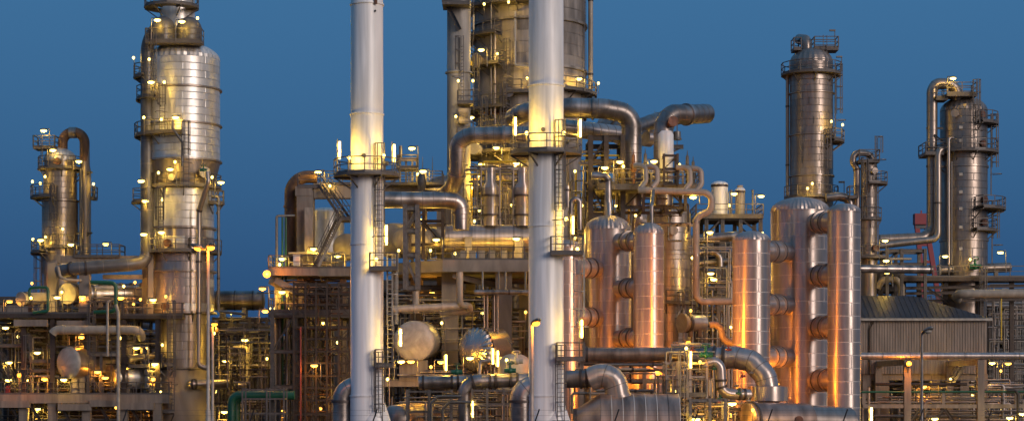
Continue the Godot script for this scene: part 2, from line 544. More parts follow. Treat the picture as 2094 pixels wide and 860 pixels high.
func stair(parent: Node3D, a: Vector3, b: Vector3, wide: float) -> void:
	var mb := MB.new()
	var n := maxi(3, int(absf(b.y - a.y) / 0.22))
	var run := Vector3(b.x - a.x, 0, b.z - a.z).normalized()
	var sd := run.cross(Vector3.UP)
	for i in n + 1:
		var q := a.lerp(b, float(i) / n)
		mb.box(q, Vector3(0.26, 0.04, wide) if absf(run.x) > 0.7 else Vector3(wide, 0.04, 0.26))
	var st := put(mb, "stair_treads", M.galv, parent)
	var sb := MB.new()
	for s in [-1.0, 1.0]:
		var o: Vector3 = sd * (wide / 2 + 0.03) * s
		sb.bar(a + o, b + o, 0.06, 0.26)
		for hh in [0.55, 1.05]:
			sb.bar(a + o + Vector3(0, hh, 0), b + o + Vector3(0, hh, 0), 0.05)
		var k := maxi(2, int((b - a).length() / 1.3))
		for i in k + 1:
			var q := a.lerp(b, float(i) / k) + o
			sb.bar(q, q + Vector3(0, 1.05, 0), 0.05)
	put(sb, "stringers_and_rails", M.steel, st)
# manway or blind nozzle on a shell: axis points out along dir
func nozzle(parent: Node3D, at: Vector3, dir: Vector3, r: float, l: float, m: Material, called := "nozzle") -> void:
	var mb := MB.new()
	dir = dir.normalized()
	mb.tube([at - dir * 0.3, at + dir * l], r * 0.82, 18)
	mb.tube([at + dir * (l - 0.12), at + dir * l + dir * 0.08], r, 18)
	put(mb, called, m, parent)
# horizontal drum from a to b with dished heads and saddle rings
func drum(parent: Node3D, a: Vector3, b: Vector3, r: float, m: Material, hd := 0.3, gores := 0, rings := 0) -> void:
	var d := (b - a).normalized()
	var mb := MB.new()
	mb.tube([a, b], r, 36, false)
	var sh := put(mb, "shell", m, parent)
	for e in 2:
		var hb := MB.new()
		var dd := -d if e == 0 else d
		var x := Vector3.UP.cross(dd)
		if x.length() < 0.05: x = Vector3.RIGHT
		x = x.normalized()
		var bs := Basis(x, dd, x.cross(dd))
		if gores > 0: hb.gored(a if e == 0 else b, r, r * hd, gores, 7, bs, 0.94)
		else:
			var pr := []
			for i in 9: pr.append(Vector2(r * sin(PI / 2 * i / 8), r * hd * cos(PI / 2 * i / 8)))
			hb.lathe(a if e == 0 else b, pr, 36, 0, TAU, bs)
		put(hb, "dished_head", m, parent)
	for i in rings:
		var q := a.lerp(b, (i + 0.5) / rings)
		var rb := MB.new()
		rb.tube([q - d * 0.05, q + d * 0.05], r + 0.035, 36)
		put(rb, "band", M.band, sh)
# exchanger: a drum with a bolted channel end
func exchanger(label: String, a: Vector3, b: Vector3, r: float, m: Material, group := "", em: Material = null, footy := -1.0) -> Node3D:
	var t := thing("heat_exchanger", label, "exchanger", Vector3(a.x, a.y - r, a.z), group)
	var d := (b - a).normalized()
	drum(t, a, b, r, m, 0.35)
	for e in [0.1, 0.16]:
		var q := a.lerp(b, e)
		var fb := MB.new()
		fb.tube([q - d * 0.07, q + d * 0.07], r * 1.2, 30)
		put(fb, "flange", em if em else M.galv, t)
	var cb := MB.new()
	cb.tube([a - d * r * 0.55, a - d * r * 0.2], r * 1.2, 30)
	put(cb, "channel_cover", em if em else M.white_dull, t)
	for e in [0.3, 0.8]:
		var q := a.lerp(b, e)
		var sb := MB.new()
		var low := footy if footy > -0.5 else q.y - r - 0.5
		sb.box(Vector3(q.x, (low + q.y - r * 0.5) / 2, q.z), Vector3(0.3, q.y - r * 0.5 - low, r * 1.5))
		put(sb, "saddle", M.concrete, t)
	return t
func valve(label: String, at: Vector3, s: float, m: Material, group := "") -> void:
	var t := thing("valve", label, "valve", at, group)
	var mb := MB.new()
	mb.tube([at - Vector3(s, 0, 0), at + Vector3(s, 0, 0)], s * 0.4, 12)
	mb.ball(at, Vector3(s * 0.55, s * 0.55, s * 0.55), 12, 7)
	mb.tube([at, at + Vector3(0, s * 1.3, 0)], s * 0.22, 10)
	put(mb, "valve_body", m, t)
	var hb := MB.new()
	var last := Vector3.ZERO
	for i in 13:
		var a := TAU * i / 12
		var q := at + Vector3(cos(a) * s * 0.6, s * 1.3 + sin(a) * s * 0.3, sin(a) * s * 0.55)
		if i > 0: hb.bar(last, q, s * 0.12)
		last = q
	hb.bar(at + Vector3(-s * 0.6, s * 1.3, 0), at + Vector3(s * 0.6, s * 1.3, 0), s * 0.1)
	put(hb, "handwheel", m, t)

# ---------------------------------------------------------------- lamps
func omni(parent: Node3D, at: Vector3, c: Color, e: float, size := 0.12) -> void:
	var l := OmniLight3D.new()
	l.name = "lamp_light"
	l.light_color = c
	l.light_energy = e * LG
	l.light_size = size
	l.omni_range = 60.0
	l.omni_attenuation = 2.0
	l.shadow_enabled = true
	parent.add_child(l, true)
	l.position = at - parent.global_position
const LG := 0.68
const WARM := Color(1.0, 0.8, 0.31)
const SODIUM := Color(1.0, 0.57, 0.14)
# kind: "work" a shaded lamp on a bent post; "tube" an upright tube; "bulk" a bulkhead lamp
func lamp(px: float, py: float, d: float, kind: String, label: String, group: String, post := 1.6, e := 6.0, white := false) -> void:
	var p := W(px, py, d)
	var t := thing("tube_lamp" if kind == "tube" else ("bulkhead_lamp" if kind == "bulk" else "work_lamp"), label, "lamp", p - Vector3(0, post, 0), group)
	var lm: Material = M.lamp_white if white else M.lamp_warm
	var col := Color(1.0, 0.9, 0.7) if white else WARM
	if kind != "tube" and py > 560.0 and rng.randf() < 0.3:
		col = Color(1.0, 0.66, 0.2)
		lm = M.lamp_amber
	var hb := MB.new()
	var lb := MB.new()
	if kind == "tube":
		lb.tube([p + Vector3(0, -0.62, 0), p + Vector3(0, 0.62, 0)], 0.085, 10)
		hb.box(p + Vector3(-0.16, -0.1, -0.06), Vector3(0.06, 1.8, 0.08))
		hb.tube([p + Vector3(-0.16, -post, -0.06), p + Vector3(-0.16, -0.9, -0.06)], 0.04, 6)
		for s in [-0.6, 0.6]: hb.box(p + Vector3(-0.08, s, -0.03), Vector3(0.14, 0.06, 0.06))
		put(hb, "bracket", M.rail, t)
		put(lb, "lamp_tube", M.lamp_tube, t)
		for s in [-0.35, 0.35]: omni(t, p + Vector3(0, s, 0.13), col, e * 0.5, 0.1)
		return
	if kind == "bulk":
		lb.ball(p, Vector3(0.12, 0.14, 0.12), 10, 7)
		hb.tube([p + Vector3(0, 0.05, -0.1), p + Vector3(0, 0.05, -0.3)], 0.11, 10)
		hb.bar(p + Vector3(0, -0.1, -0.26), p + Vector3(0, -post, -0.26), 0.05)
		put(hb, "bracket", M.rail, t)
		put(lb, "lamp_globe", lm, t)
		omni(t, p + Vector3(0, 0, 0.0), col, e)
		return
	var sgn := 1.0 if rng.randf() < 0.5 else -1.0
	lb.ball(p, Vector3(0.31, 0.14, 0.2), 14, 7)
	hb.lathe(p + Vector3(0, 0.04, 0), [Vector2(0.05, 0.2), Vector2(0.2, 0.16), Vector2(0.26, 0.03)], 12)
	hb.box(p + Vector3(0, 0.12, 0), Vector3(0.62, 0.1, 0.22))
	put(hb, "lamp_shade", M.rail, t)
	put(lb, "lamp_lens", lm, t)
	if post > 0.1:
		var pb := MB.new()
		pb.tube([p + Vector3(sgn * 0.1, 0.16, 0), p + Vector3(sgn * 0.5, 0.2, -0.05), p + Vector3(sgn * 0.56, 0.0, -0.05), p + Vector3(sgn * 0.56, -post, -0.05)], 0.045, 7)
		put(pb, "post", M.galv, t)
	omni(t, p + Vector3(0, -0.2, 0.05), col, e)
func lamps(label: String, group: String, list: Array, e := 6.0) -> void:
	for q in list:
		lamp(q[0], q[1], q[2], q[3] if q.size() > 3 else "work", label, group, q[4] if q.size() > 4 else 1.6, q[5] if q.size() > 5 else e)
# street lamp: tapered pole from the ground, one or two arms
func street_lamp(px: float, py: float, d: float, label: String, arms: Array, lit: bool, e: float, m: Material) -> void:
	var p := W(px, py, d)
	var t := thing("street_lamp", label, "street lamp", Vector3(p.x, 0, p.z))
	var mb := MB.new()
	mb.lathe(Vector3(p.x, 0, p.z), [Vector2(0.0, p.y + 0.1), Vector2(0.085, p.y + 0.1), Vector2(0.105, p.y * 0.55), Vector2(0.11, p.y * 0.26), Vector2(0.16, p.y * 0.25), Vector2(0.17, 0)], 14)
	put(mb, "pole", m, t)
	for a in arms:
		var q: Vector3 = p + Vector3(a[0], 0.12, a[1])
		var ab := MB.new()
		ab.tube([p + Vector3(0, 0.05, 0), q], 0.04, 8)
		put(ab, "arm", m, t)
		var dir := Vector3(a[0], 0.1, a[1]).normalized()
		var sd := Vector3.UP.cross(dir).normalized()
		var bs := Basis(sd, dir.cross(sd), dir)
		var hb := MB.new()
		hb.ball(q + dir * 0.25 + Vector3(0, 0.09, 0), Vector3(0.27, 0.15, 0.5), 14, 8, bs)
		put(hb, "lamp_housing", M.galv, t)
		var lb := MB.new()
		lb.ball(q + dir * 0.3 + Vector3(0, -0.03, 0), Vector3(0.24, 0.15, 0.24), 12, 8, bs)
		put(lb, "lamp_lens", M.lamp_sodium if lit else M.white_dull, t)
		if lit: omni(t, q + dir * 0.3 + Vector3(0, -0.06, 0), SODIUM, e * 1.25, 0.15)

# ---------------------------------------------------------------- frames and racks
# steel frame: columns at the given px (measured at distance d0), beams at the given py, nd rows deep
func frame(label: String, cols: Array, levels: Array, d0: float, rows: Array, m: Material, w := 0.32, brace := true, top := -1.0, group := "", base := 0.0) -> Node3D:
	var x0 := W(cols[0], 0, d0).x
	var t := thing("steel_trestle", label, "steel frame", Vector3(x0, base, -d0), group)
	var ytop: float = W(0, levels[0] if top < 0 else top, d0).y
	var ys := []
	for l in levels: ys.append(W(0, l, d0).y)
	var zs := []
	for r in rows: zs.append(-d0 - r)
	for z in zs:
		for c in cols:
			var x := W(c, 0, d0).x
			member(t, "column", Vector3(x, base, z), Vector3(x, ytop, z), w, w, m)
		for y in ys:
			for i in cols.size() - 1:
				member(t, "beam", Vector3(W(cols[i], 0, d0).x + w * 0.5, y, z), Vector3(W(cols[i + 1], 0, d0).x - w * 0.5, y, z), w * 0.8, w, m)
		if brace:
			for k in ys.size() - 1:
				for i in cols.size() - 1:
					if (k + i) % 2 == 0:
						var a := Vector3(W(cols[i], 0, d0).x, ys[k], z - 0.02)
						var b := Vector3(W(cols[i + 1], 0, d0).x, ys[k + 1], z - 0.02)
						if (k + i) % 4 == 0:
							var tmp := a.x
							a.x = b.x; b.x = tmp
						member(t, "brace", a, b, w * 0.45, w * 0.45, m)
	for k in zs.size() - 1:
		for y in ys:
			for c in cols:
				var x := W(c, 0, d0).x
				member(t, "cross_beam", Vector3(x, y - w * 0.1, zs[k] - w * 0.5), Vector3(x, y - w * 0.1, zs[k + 1] + w * 0.5), w * 0.7, w * 0.8, m)
	return t
# a fill of small process piping inside a box: px0..px1, py0..py1, distances d0..d1; massed = one uncountable tangle far back
func piping(label_h: String, label_v: String, group: String, px0: float, px1: float, py0: float, py1: float, d0: float, d1: float, nh: int, nv: int, rmax := 0.16, mats := [], massed := "") -> void:
	if mats.is_empty(): mats = [M.galv, M.cream, M.steel_brown, M.duct, M.aged_b]
	var heaps := {}
	for i in nh + nv:
		var d := rng.randf_range(d0, d1)
		var r := rng.randf_range(0.05, rmax)
		var w := []
		if i < nh:
			var py := rng.randf_range(py0, py1)
			var a := rng.randf_range(px0, lerpf(px0, px1, 0.4))
			var b := rng.randf_range(lerpf(px0, px1, 0.55), px1)
			var pts := [[a, py, d], [b, py, d]]
			var k := rng.randi() % 4
			var low := minf(py1 + 30, py + rng.randf_range(25, 90))
			if k == 0: pts = [[a, low, d], [a, py, d], [b, py, d]]
			elif k == 1: pts = [[a, py, d], [b, py, d], [b, low, d]]
			elif k == 2:
				var c := rng.randf_range(a, b)
				pts = [[a, py, d], [c, py, d], [c, low, d], [b, low, d]]
			for q in pts: w.append(W(q[0], q[1], q[2]))
		else:
			var px := rng.randf_range(px0, px1)
			r *= 0.85
			var top := W(px, rng.randf_range(py0, lerpf(py0, py1, 0.5)), d)
			w = [Vector3(top.x, 0.0, top.z), top]
			if rng.randf() < 0.6: w.append(top + Vector3(rng.randf_range(-2.5, 2.5), 0, 0))
		var m: Material = mats[rng.randi() % mats.size()]
		var fl := [rng.randf_range(0.3, 0.9)] if r > 0.09 else []
		if massed != "":
			if not heaps.has(m): heaps[m] = MB.new()
			heaps[m].tube(fillet(w, r * 1.9, 4) if w.size() > 2 else w, r, 8)
		else:
			pipe_w("process_pipe" if i < nh else "riser_pipe", label_h if i < nh else label_v, w, r, m, 1.4, fl, 0.0, group)
	if massed != "":
		var t := thing("pipework", massed, "pipework", Vector3(W((px0 + px1) / 2, 0, d0).x, 0, -d0))
		t.set_meta("kind", "stuff")
		for m in heaps: put(heaps[m], "pipe_runs", m, t)
# a unit of plant: frame, floors, railings, pipes, drums and lamps
func unit(name_of: String, cols: Array, levels: Array, d0: float, deep: float, nh: int, nv: int, nl: int, m: Material, floors := true, le := 5.0, drums := 2) -> void:
	var f := frame("steel frame of " + name_of, cols, levels, d0, [0.0, deep], m, 0.3, true, levels[0] - 4)
	var a: float = cols[0]
	var b: float = cols[cols.size() - 1]
	if floors:
		for l in levels: deck_platform(f, a, b, l - 4, d0, deep, "", 0.14, M.deck, "floor")
	var bot: float = HY + EYE * F / d0
	piping("process pipe run crossing " + name_of, "riser pipe standing within " + name_of, "small pipes of " + name_of, a, b, levels[0] - 8, bot - 12, d0 - 1.0, d0 + deep, nh, nv, 0.16, [], "dense tangle of small pipes filling " + name_of)
	for i in drums:
		var l: float = levels[rng.randi() % levels.size()]
		var px := rng.randf_range(a + 15, b - 45)
		var d := d0 + deep * rng.randf_range(0.3, 0.7)
		var r := rng.randf_range(0.4, 0.75)
		var q := W(px, l - 4, d) + Vector3(0, r + 0.5, 0)
		exchanger("exchanger shell lying in " + name_of, q, q + Vector3(rng.randf_range(2.5, 5.0), 0, -0.3), r, [M.bright_b, M.cream, M.aged_a, M.white_dull][rng.randi() % 4], "exchangers of " + name_of)
	for i in nl:
		var l: float = (levels + [bot])[rng.randi() % (levels.size() + 1)]
		var dd := d0 - 0.3 if rng.randf() < 0.6 else d0 + deep * 0.5
		lamp(rng.randf_range(a + 6, b - 6), l - 4 - 2.2 * F / d0, dd, "work" if rng.randf() < 0.75 else "bulk", "small yellow lamp lighting " + name_of, "lamps of " + name_of, 2.2, le)

# ================================================================ the scene
func _ready() -> void:
	var cam := Camera3D.new()
	cam.name = "camera"
	add_child(cam)
	cam.position = Vector3(0, EYE, 0)
	cam.projection = Camera3D.PROJECTION_FRUSTUM
	cam.near = 1.0
	cam.far = 6000.0
	cam.size = 860.0 / F
	cam.frustum_offset = Vector2(0, (HY - 430.0) / F)
	cam.current = true
	var sky := ProceduralSkyMaterial.new()
	sky.sky_top_color = Color(0.275, 0.485, 0.66)
	sky.sky_horizon_color = Color(0.12, 0.225, 0.395)
	sky.sky_curve = 0.105
	sky.ground_bottom_color = Color(0.10, 0.12, 0.15)
	sky.ground_horizon_color = Color(0.12, 0.22, 0.36)
	sky.sun_angle_max = 75.0
	sky.sun_curve = 0.35
	var sk := Sky.new()
	sk.sky_material = sky
	var env := Environment.new()
	env.background_mode = Environment.BG_SKY
	env.sky = sk
	env.tonemap_mode = Environment.TONE_MAPPER_LINEAR
	env.tonemap_exposure = 1.0
	env.sdfgi_enabled = true
	env.ssao_enabled = true
	env.ssil_enabled = true
	var we := WorldEnvironment.new()
	we.name = "world_environment"
	we.environment = env
	add_child(we)
	var sun := DirectionalLight3D.new()
	sun.name = "afterglow"
	sun.light_energy = 0.5
	sun.light_color = Color(1.0, 0.925, 0.885)
	sun.light_angular_distance = 22.0
	sun.shadow_enabled = true
	add_child(sun)
	sun.look_at_from_position(Vector3(0.62, 0.25, 0.74) * 100.0, Vector3.ZERO)
	rng.seed = 20240611
	materials()
	var mb := MB.new()
	mb.box(Vector3(0, 0, 0.0), Vector3(0.12, 1, 1))
	mb.box(Vector3(0, 0.46, 0), Vector3(1, 0.08, 1))
	mb.box(Vector3(0, -0.46, 0), Vector3(1, 0.08, 1))
	IB = mb.mesh()
	mb = MB.new()
	mb.box(Vector3.ZERO, Vector3.ONE)
	BX = mb.mesh()
	mb = MB.new()
	mb.tube([Vector3(0, 0, -0.5), Vector3(0, 0, 0.5)], 0.5, 12)
	CY = mb.mesh()
	mb = MB.new()
	mb.tube([Vector3(0, 0, -0.5), Vector3(0, 0, 0.5)], 0.5, 28)
	CY28 = mb.mesh()
	setting()
	west_columns()
	west_decks()
	middle_west()
	stacks()
	giant_column()
	middle()
	ducts()
	vessels()
	east_columns()
	east_ground()
	background_units()
	street()

func setting() -> void:
	var g := MB.new()
	g.face(Vector3(-3000, -0.02, 60), Vector3(3000, -0.02, 60), Vector3(3000, -0.02, -5000), Vector3(-3000, -0.02, -5000), Vector3.UP)
	structure(g, "ground", M.ground)
	g = MB.new()
	g.face(Vector3(-90, 0.0, -105), Vector3(90, 0.0, -105), Vector3(110, 0.0, -330), Vector3(-110, 0.0, -330), Vector3.UP)
	structure(g, "plant_pavement", M.paving)

# ---------------------------------------------------------------- the two columns to the west
func west_columns() -> void:
	# wide silver column with a conical waist
	var d := 180.0
	var cx := 374.0
	var nm := "the wide silver column with conical waist"
	var t := thing("process_column", "wide silver column with conical waist and two round domes on top", "column", Vector3(W(cx, 0, d).x, 0, -d))
	shell(t, "shell", cx, d, [[72, 122], [72, 330]], M.bright_b)
	sheets(t, cx, d, 74, 124, 330, 14, 5, [M.bright_a, M.bright_b, M.bright_c, M.bright_a])
	head(t, "domed_head", cx, d, 75, 124, 88, M.bright_b, 36)
	for y in [185.0, 258.0]: hoop(t, "stiffening_ring", cx, d, 74, y, 3, 5, M.aged_a)
	hoop(t, "stiffening_ring", cx, d, 74, 331, 3.5, 5, M.aged_c)
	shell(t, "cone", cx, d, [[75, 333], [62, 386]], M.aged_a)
	shell(t, "lower_shell", cx, d, [[59, 386], [59, 640]], M.bright_b)
	sheets(t, cx, d, 62, 388, 466, 5, 4, [M.bright_a, M.bright_c])
	sheets(t, cx, d, 62, 470, 638, 10, 4, [M.clad_a, M.clad_b, M.clad_c, M.bright_b])
	for y in [468.0, 556.0, 640.0]: hoop(t, "stiffening_ring", cx, d, 62, y, 4, 6, M.aged_c)
	shell(t, "skirt", cx, d, [[52, 640], [52, 760], [52, 900]], M.concrete_light)
	sheets(t, cx, d, 53, 645, 752, 6, 5, [M.clad_b, M.aged_a])
	hoop(t, "stiffening_ring", cx, d, 52, 755, 2, 2, M.band)
	# narrower neck rising out of the picture
	shell(t, "neck", 362, d + 1.5, [[34, -140], [34, 100]], M.bright_a)
	sheets(t, 362, d + 1.5, 35, -140, 96, 9, 5, [M.bright_a, M.bright_b])
	ring_platform(t, 350, d, 30, 56, 14, 0, 360)
	# twin domed cyclone heads in front of the neck
	for q in [[333.0, 60.0, 25.0, 2.6], [386.0, 62.0, 26.0, 2.2]]:
		var c := W(q[0], q[1], d - q[3])
		var r := mm(q[2], d)
		var cb := MB.new()
		var pr := []
		for i in 9: pr.append(Vector2(r * sin(PI / 2 * i / 8), r * 1.05 * cos(PI / 2 * i / 8)))
		pr.append(Vector2(r, -1.3))
		cb.lathe(c, pr, 32)
		put(cb, "cyclone_dome", M.duct_dark, t)
	deck_platform(t, 296, 411, 82, d - 4.2, 1.6, "b", 0.22)
	ring_platform(t, cx, d, 74, 96, 205, 118, 200)
	ring_platform(t, 320, d - 1, 20, 48, 158, 120, 210)
	ring_platform(t, cx, d, 75, 99, 280, 82, 200)
	ring_platform(t, cx, d, 62, 78, 384, 0, 360)
	ring_platform(t, 305, d - 1.5, 14, 38, 412, 90, 250)
	ring_platform(t, 438, d - 1.5, 6, 21, 415, -40, 120)
	ring_platform(t, cx, d, 60, 83, 516, 70, 200)
	ring_platform(t, cx, d, 60, 79, 516, 0, 70)
	ring_platform(t, cx, d, 52, 62, 640, 60, 200)
	ring_platform(t, 345, d - 2, 10, 32, 745, 60, 240)
	ring_platform(t, 345, d - 2, 10, 32, 840, 60, 240)
	ladder(t, W(380, 384, d - 4.6), W(0, 282, d).y, 90, true)
	ladder(t, W(331, 280, d - 3.9), W(0, 207, d).y, 100, true)
	ladder(t, W(307, 205, d - 4.2), W(0, 84, d - 5).y, 90, false)
	ladder(t, W(313, 205, d - 4.4), W(0, 84, d - 5).y, 90, false)
	ladder(t, W(328, 516, d - 4.0), W(0, 412, d).y, 110, true)
	ladder(t, W(350, 836, d - 4.6), W(0, 640, d).y, 90, true)
	for q in [[352.0, 362.0, 7.0, 3.15], [416.0, 352.0, 11.0, 2.6]]:
		nozzle(t, W(q[0], q[1], d - q[3]), Vector3(0.0 if q[0] < 400 else 0.35, -0.1, 1), mm(q[2], d), 0.5, M.white_dull, "manway")
	nozzle(t, W(340, 627, d - 2.2), Vector3(-0.1, 0, 1), mm(8, d), 0.6, M.rust, "manway")
	nozzle(t, W(345, 497, d - 2.4), Vector3(-0.2, 0, 1), mm(8, d), 0.5, M.rust, "manway")
	valve("green valve on the manway of the conical waist", W(415, 347, d - 4.2), 0.3, M.green)
	pipe("transfer_pipe", "long dark transfer pipe rising beside the wide silver column", [[118, 556, 176.5], [150, 549, 176.0], [262, 541, 177.0], [300, 535, 178.0], [300, 82, 178.0], [318, 60, 177.0]], 13.5, M.duct_dark, 3.0, [0.045, 0.09], 2.0)
	pipe("drain_pipe", "grey pipe falling from the white manway down the wide silver column", [[423, 352, 175.4], [425, 372, 175.2], [406, 432, 176.2], [405, 748, 176.2], [426, 752, 176.4]], 5.5, M.aged_c, 1.6, [0.2, 0.45, 0.7])
	pipe("drain_pipe", "thin grey pipe dropping clear of the wide silver column", [[432, 402, 176.5], [446, 402, 176.5], [446, 636, 176.5], [500, 642, 176.5]], 3.0, M.galv, 1.6, [0.1, 0.6])
	pipe("drain_pipe", "thin bent pipe climbing over the platform railing below the dome", [[352, 246, 175.0], [352, 262, 175.0], [372, 290, 175.0], [372, 340, 175.0]], 2.6, M.galv, 1.4)
	lamps("yellow lamp fixed on " + nm, "lamps on the wide silver column", [
		[321, 41, 175.6, "work", 1.7], [371, 44, 175.6, "work", 1.7], [403, 37, 175.8, "bulk", 0.8], [304, 121, 175.0, "bulk", 0.6], [308, 168, 175.0, "work", 0.4],
		[335, 168, 176.0, "bulk", 0.4, 5.0], [272, 118, 178.5, "bulk", 1.6], [293, 240, 176.0, "bulk", 1.6], [329, 244, 175.4, "bulk", 1.5, 6.0], [358, 240, 175.5, "work", 1.8, 7.0],
		[347, 346, 175.6, "work", 1.6], [323, 353, 176.0, "bulk", 1.4], [357, 331, 175.9, "bulk", 1.5, 5.0], [288, 370, 176.0, "work", 1.8], [451, 373, 176.0, "work", 1.8], [296, 411, 177.0, "work", 0.0],
		[433, 362, 176.2, "bulk", 1.2, 3.0], [331, 408, 176.2, "bulk", 0.8], [329, 475, 175.6, "work", 1.6], [293, 479, 176.6, "work", 1.6], [338, 606, 176.0, "bulk", 1.4, 6.0], [312, 613, 175.9, "work", 1.3],
		[331, 705, 176.8, "bulk", 1.0], [316, 744, 176.0, "work", 1.0], [323, 800, 176.6, "work", 1.5, 8.0]], 4.0)
	# column with the inverted U pipe
	d = 190.0
	cx = 122.0
	nm = "the column with inverted-U overhead pipe"
	t = thing("process_column", "silver column crowned by a rusty inverted-U overhead pipe", "column", Vector3(W(cx, 0, d).x, 0, -d))
	shell(t, "shell", cx, d, [[32, 328], [32, 410], [34, 412], [34, 900]], M.aged_a)
	head(t, "domed_head", cx, d, 33.5, 328, 302, M.bright_b, 26)
	sheets(t, cx, d, 34, 340, 408, 6, 3, [M.aged_a, M.aged_b, M.aged_c])
	sheets(t, cx, d, 36.5, 414, 560, 11, 3, [M.aged_a, M.aged_b, M.aged_c])
	hoop(t, "stiffening_ring", cx, d, 36, 411, 3, 3, M.aged_c)
	hoop(t, "stiffening_ring", cx, d, 33, 330, 2, 2, M.aged_c)
	var up := MB.new()
	up.tube(fillet([W(127, 322, d), W(127, 270, d), W(172, 270, d), W(172, 330, d)], 1.25, 10), mm(10, d), 22)
	put(up, "overhead_pipe", M.duct_rust, t)
	up = MB.new()
	up.tube([W(148, 271, d) + Vector3(-0.35, 0, 0), W(148, 271, d) + Vector3(0.35, 0, 0)], mm(11.5, d), 22)
	put(up, "pipe_collar", M.aged_c, t)
	up = MB.new()
	up.lathe(Vector3(W(173, 0, d).x, 0, -d), [Vector2(mm(9, d), W(0, 300, d).y), Vector2(mm(9.5, d), W(0, 338, d).y), Vector2(mm(12, d), W(0, 350, d).y), Vector2(mm(12, d), 0)], 24)
	put(up, "downcomer", M.aged_b, t)
	pipe_part(t, "side_pipe", [W(164, 345, d - 1), W(164, 520, d - 1)], mm(2.5, d), M.galv)
	for y in [352.0, 476.0]:
		member(t, "pipe_bracket", W(150, y + 22, d - 0.5), W(186, y, d - 0.5), 0.12, 0.12, M.steel)
		member(t, "pipe_bracket", W(150, y, d - 0.5), W(188, y, d - 0.5), 0.16, 0.16, M.steel)
	deck_platform(t, 66, 111, 300, d - 1.5, 2.0)
	ring_platform(t, cx, d, 33, 46, 345, 0, 360)
	ring_platform(t, cx, d, 36, 60, 404, 95, 200)
	ring_platform(t, cx, d, 36, 60, 516, 120, 215)
	ring_platform(t, cx, d, 36, 46, 506, 0, 120)
	deck_platform(t, 183, 193, 404, d, 1.2)
	ladder(t, W(84, 345, d - 1.6), W(0, 302, d).y, 150, false)
	ladder(t, W(92, 404, d - 1.6), W(0, 345, d).y, 150, true)
	ladder(t, W(110, 512, d - 2.2), W(0, 404, d).y, 100, true)
	ladder(t, W(84, 700, d - 1.0), W(0, 516, d).y, 180, true)
	nozzle(t, W(118, 330, d - 1.6), Vector3(-0.05, 0, 1), mm(7, d), 0.35, M.rust, "manway")
	lamps("yellow lamp fixed on " + nm, "lamps on the inverted-U column", [[88, 267, 188.0, "work", 1.7, 4.0], [107, 307, 187.5, "work", 1.0], [91, 361, 188.2, "bulk", 1.0], [65, 371, 188.5, "bulk", 1.5], [81, 375, 187.8, "bulk", 1.3],
		[160, 330, 187.6, "work", 0.8], [190, 376, 189.5, "bulk", 1.3], [127, 468, 187.6, "bulk", 2.0, 6.0], [92, 485, 188.0, "bulk", 1.2], [66, 489, 188.5, "bulk", 1.3], [82, 491, 187.5, "work", 1.2], [144, 500, 187.0, "work", 0.9], [215, 499, 187.0, "work", 1.2],
		[64, 579, 188.4, "bulk", 1.6]], 3.4)

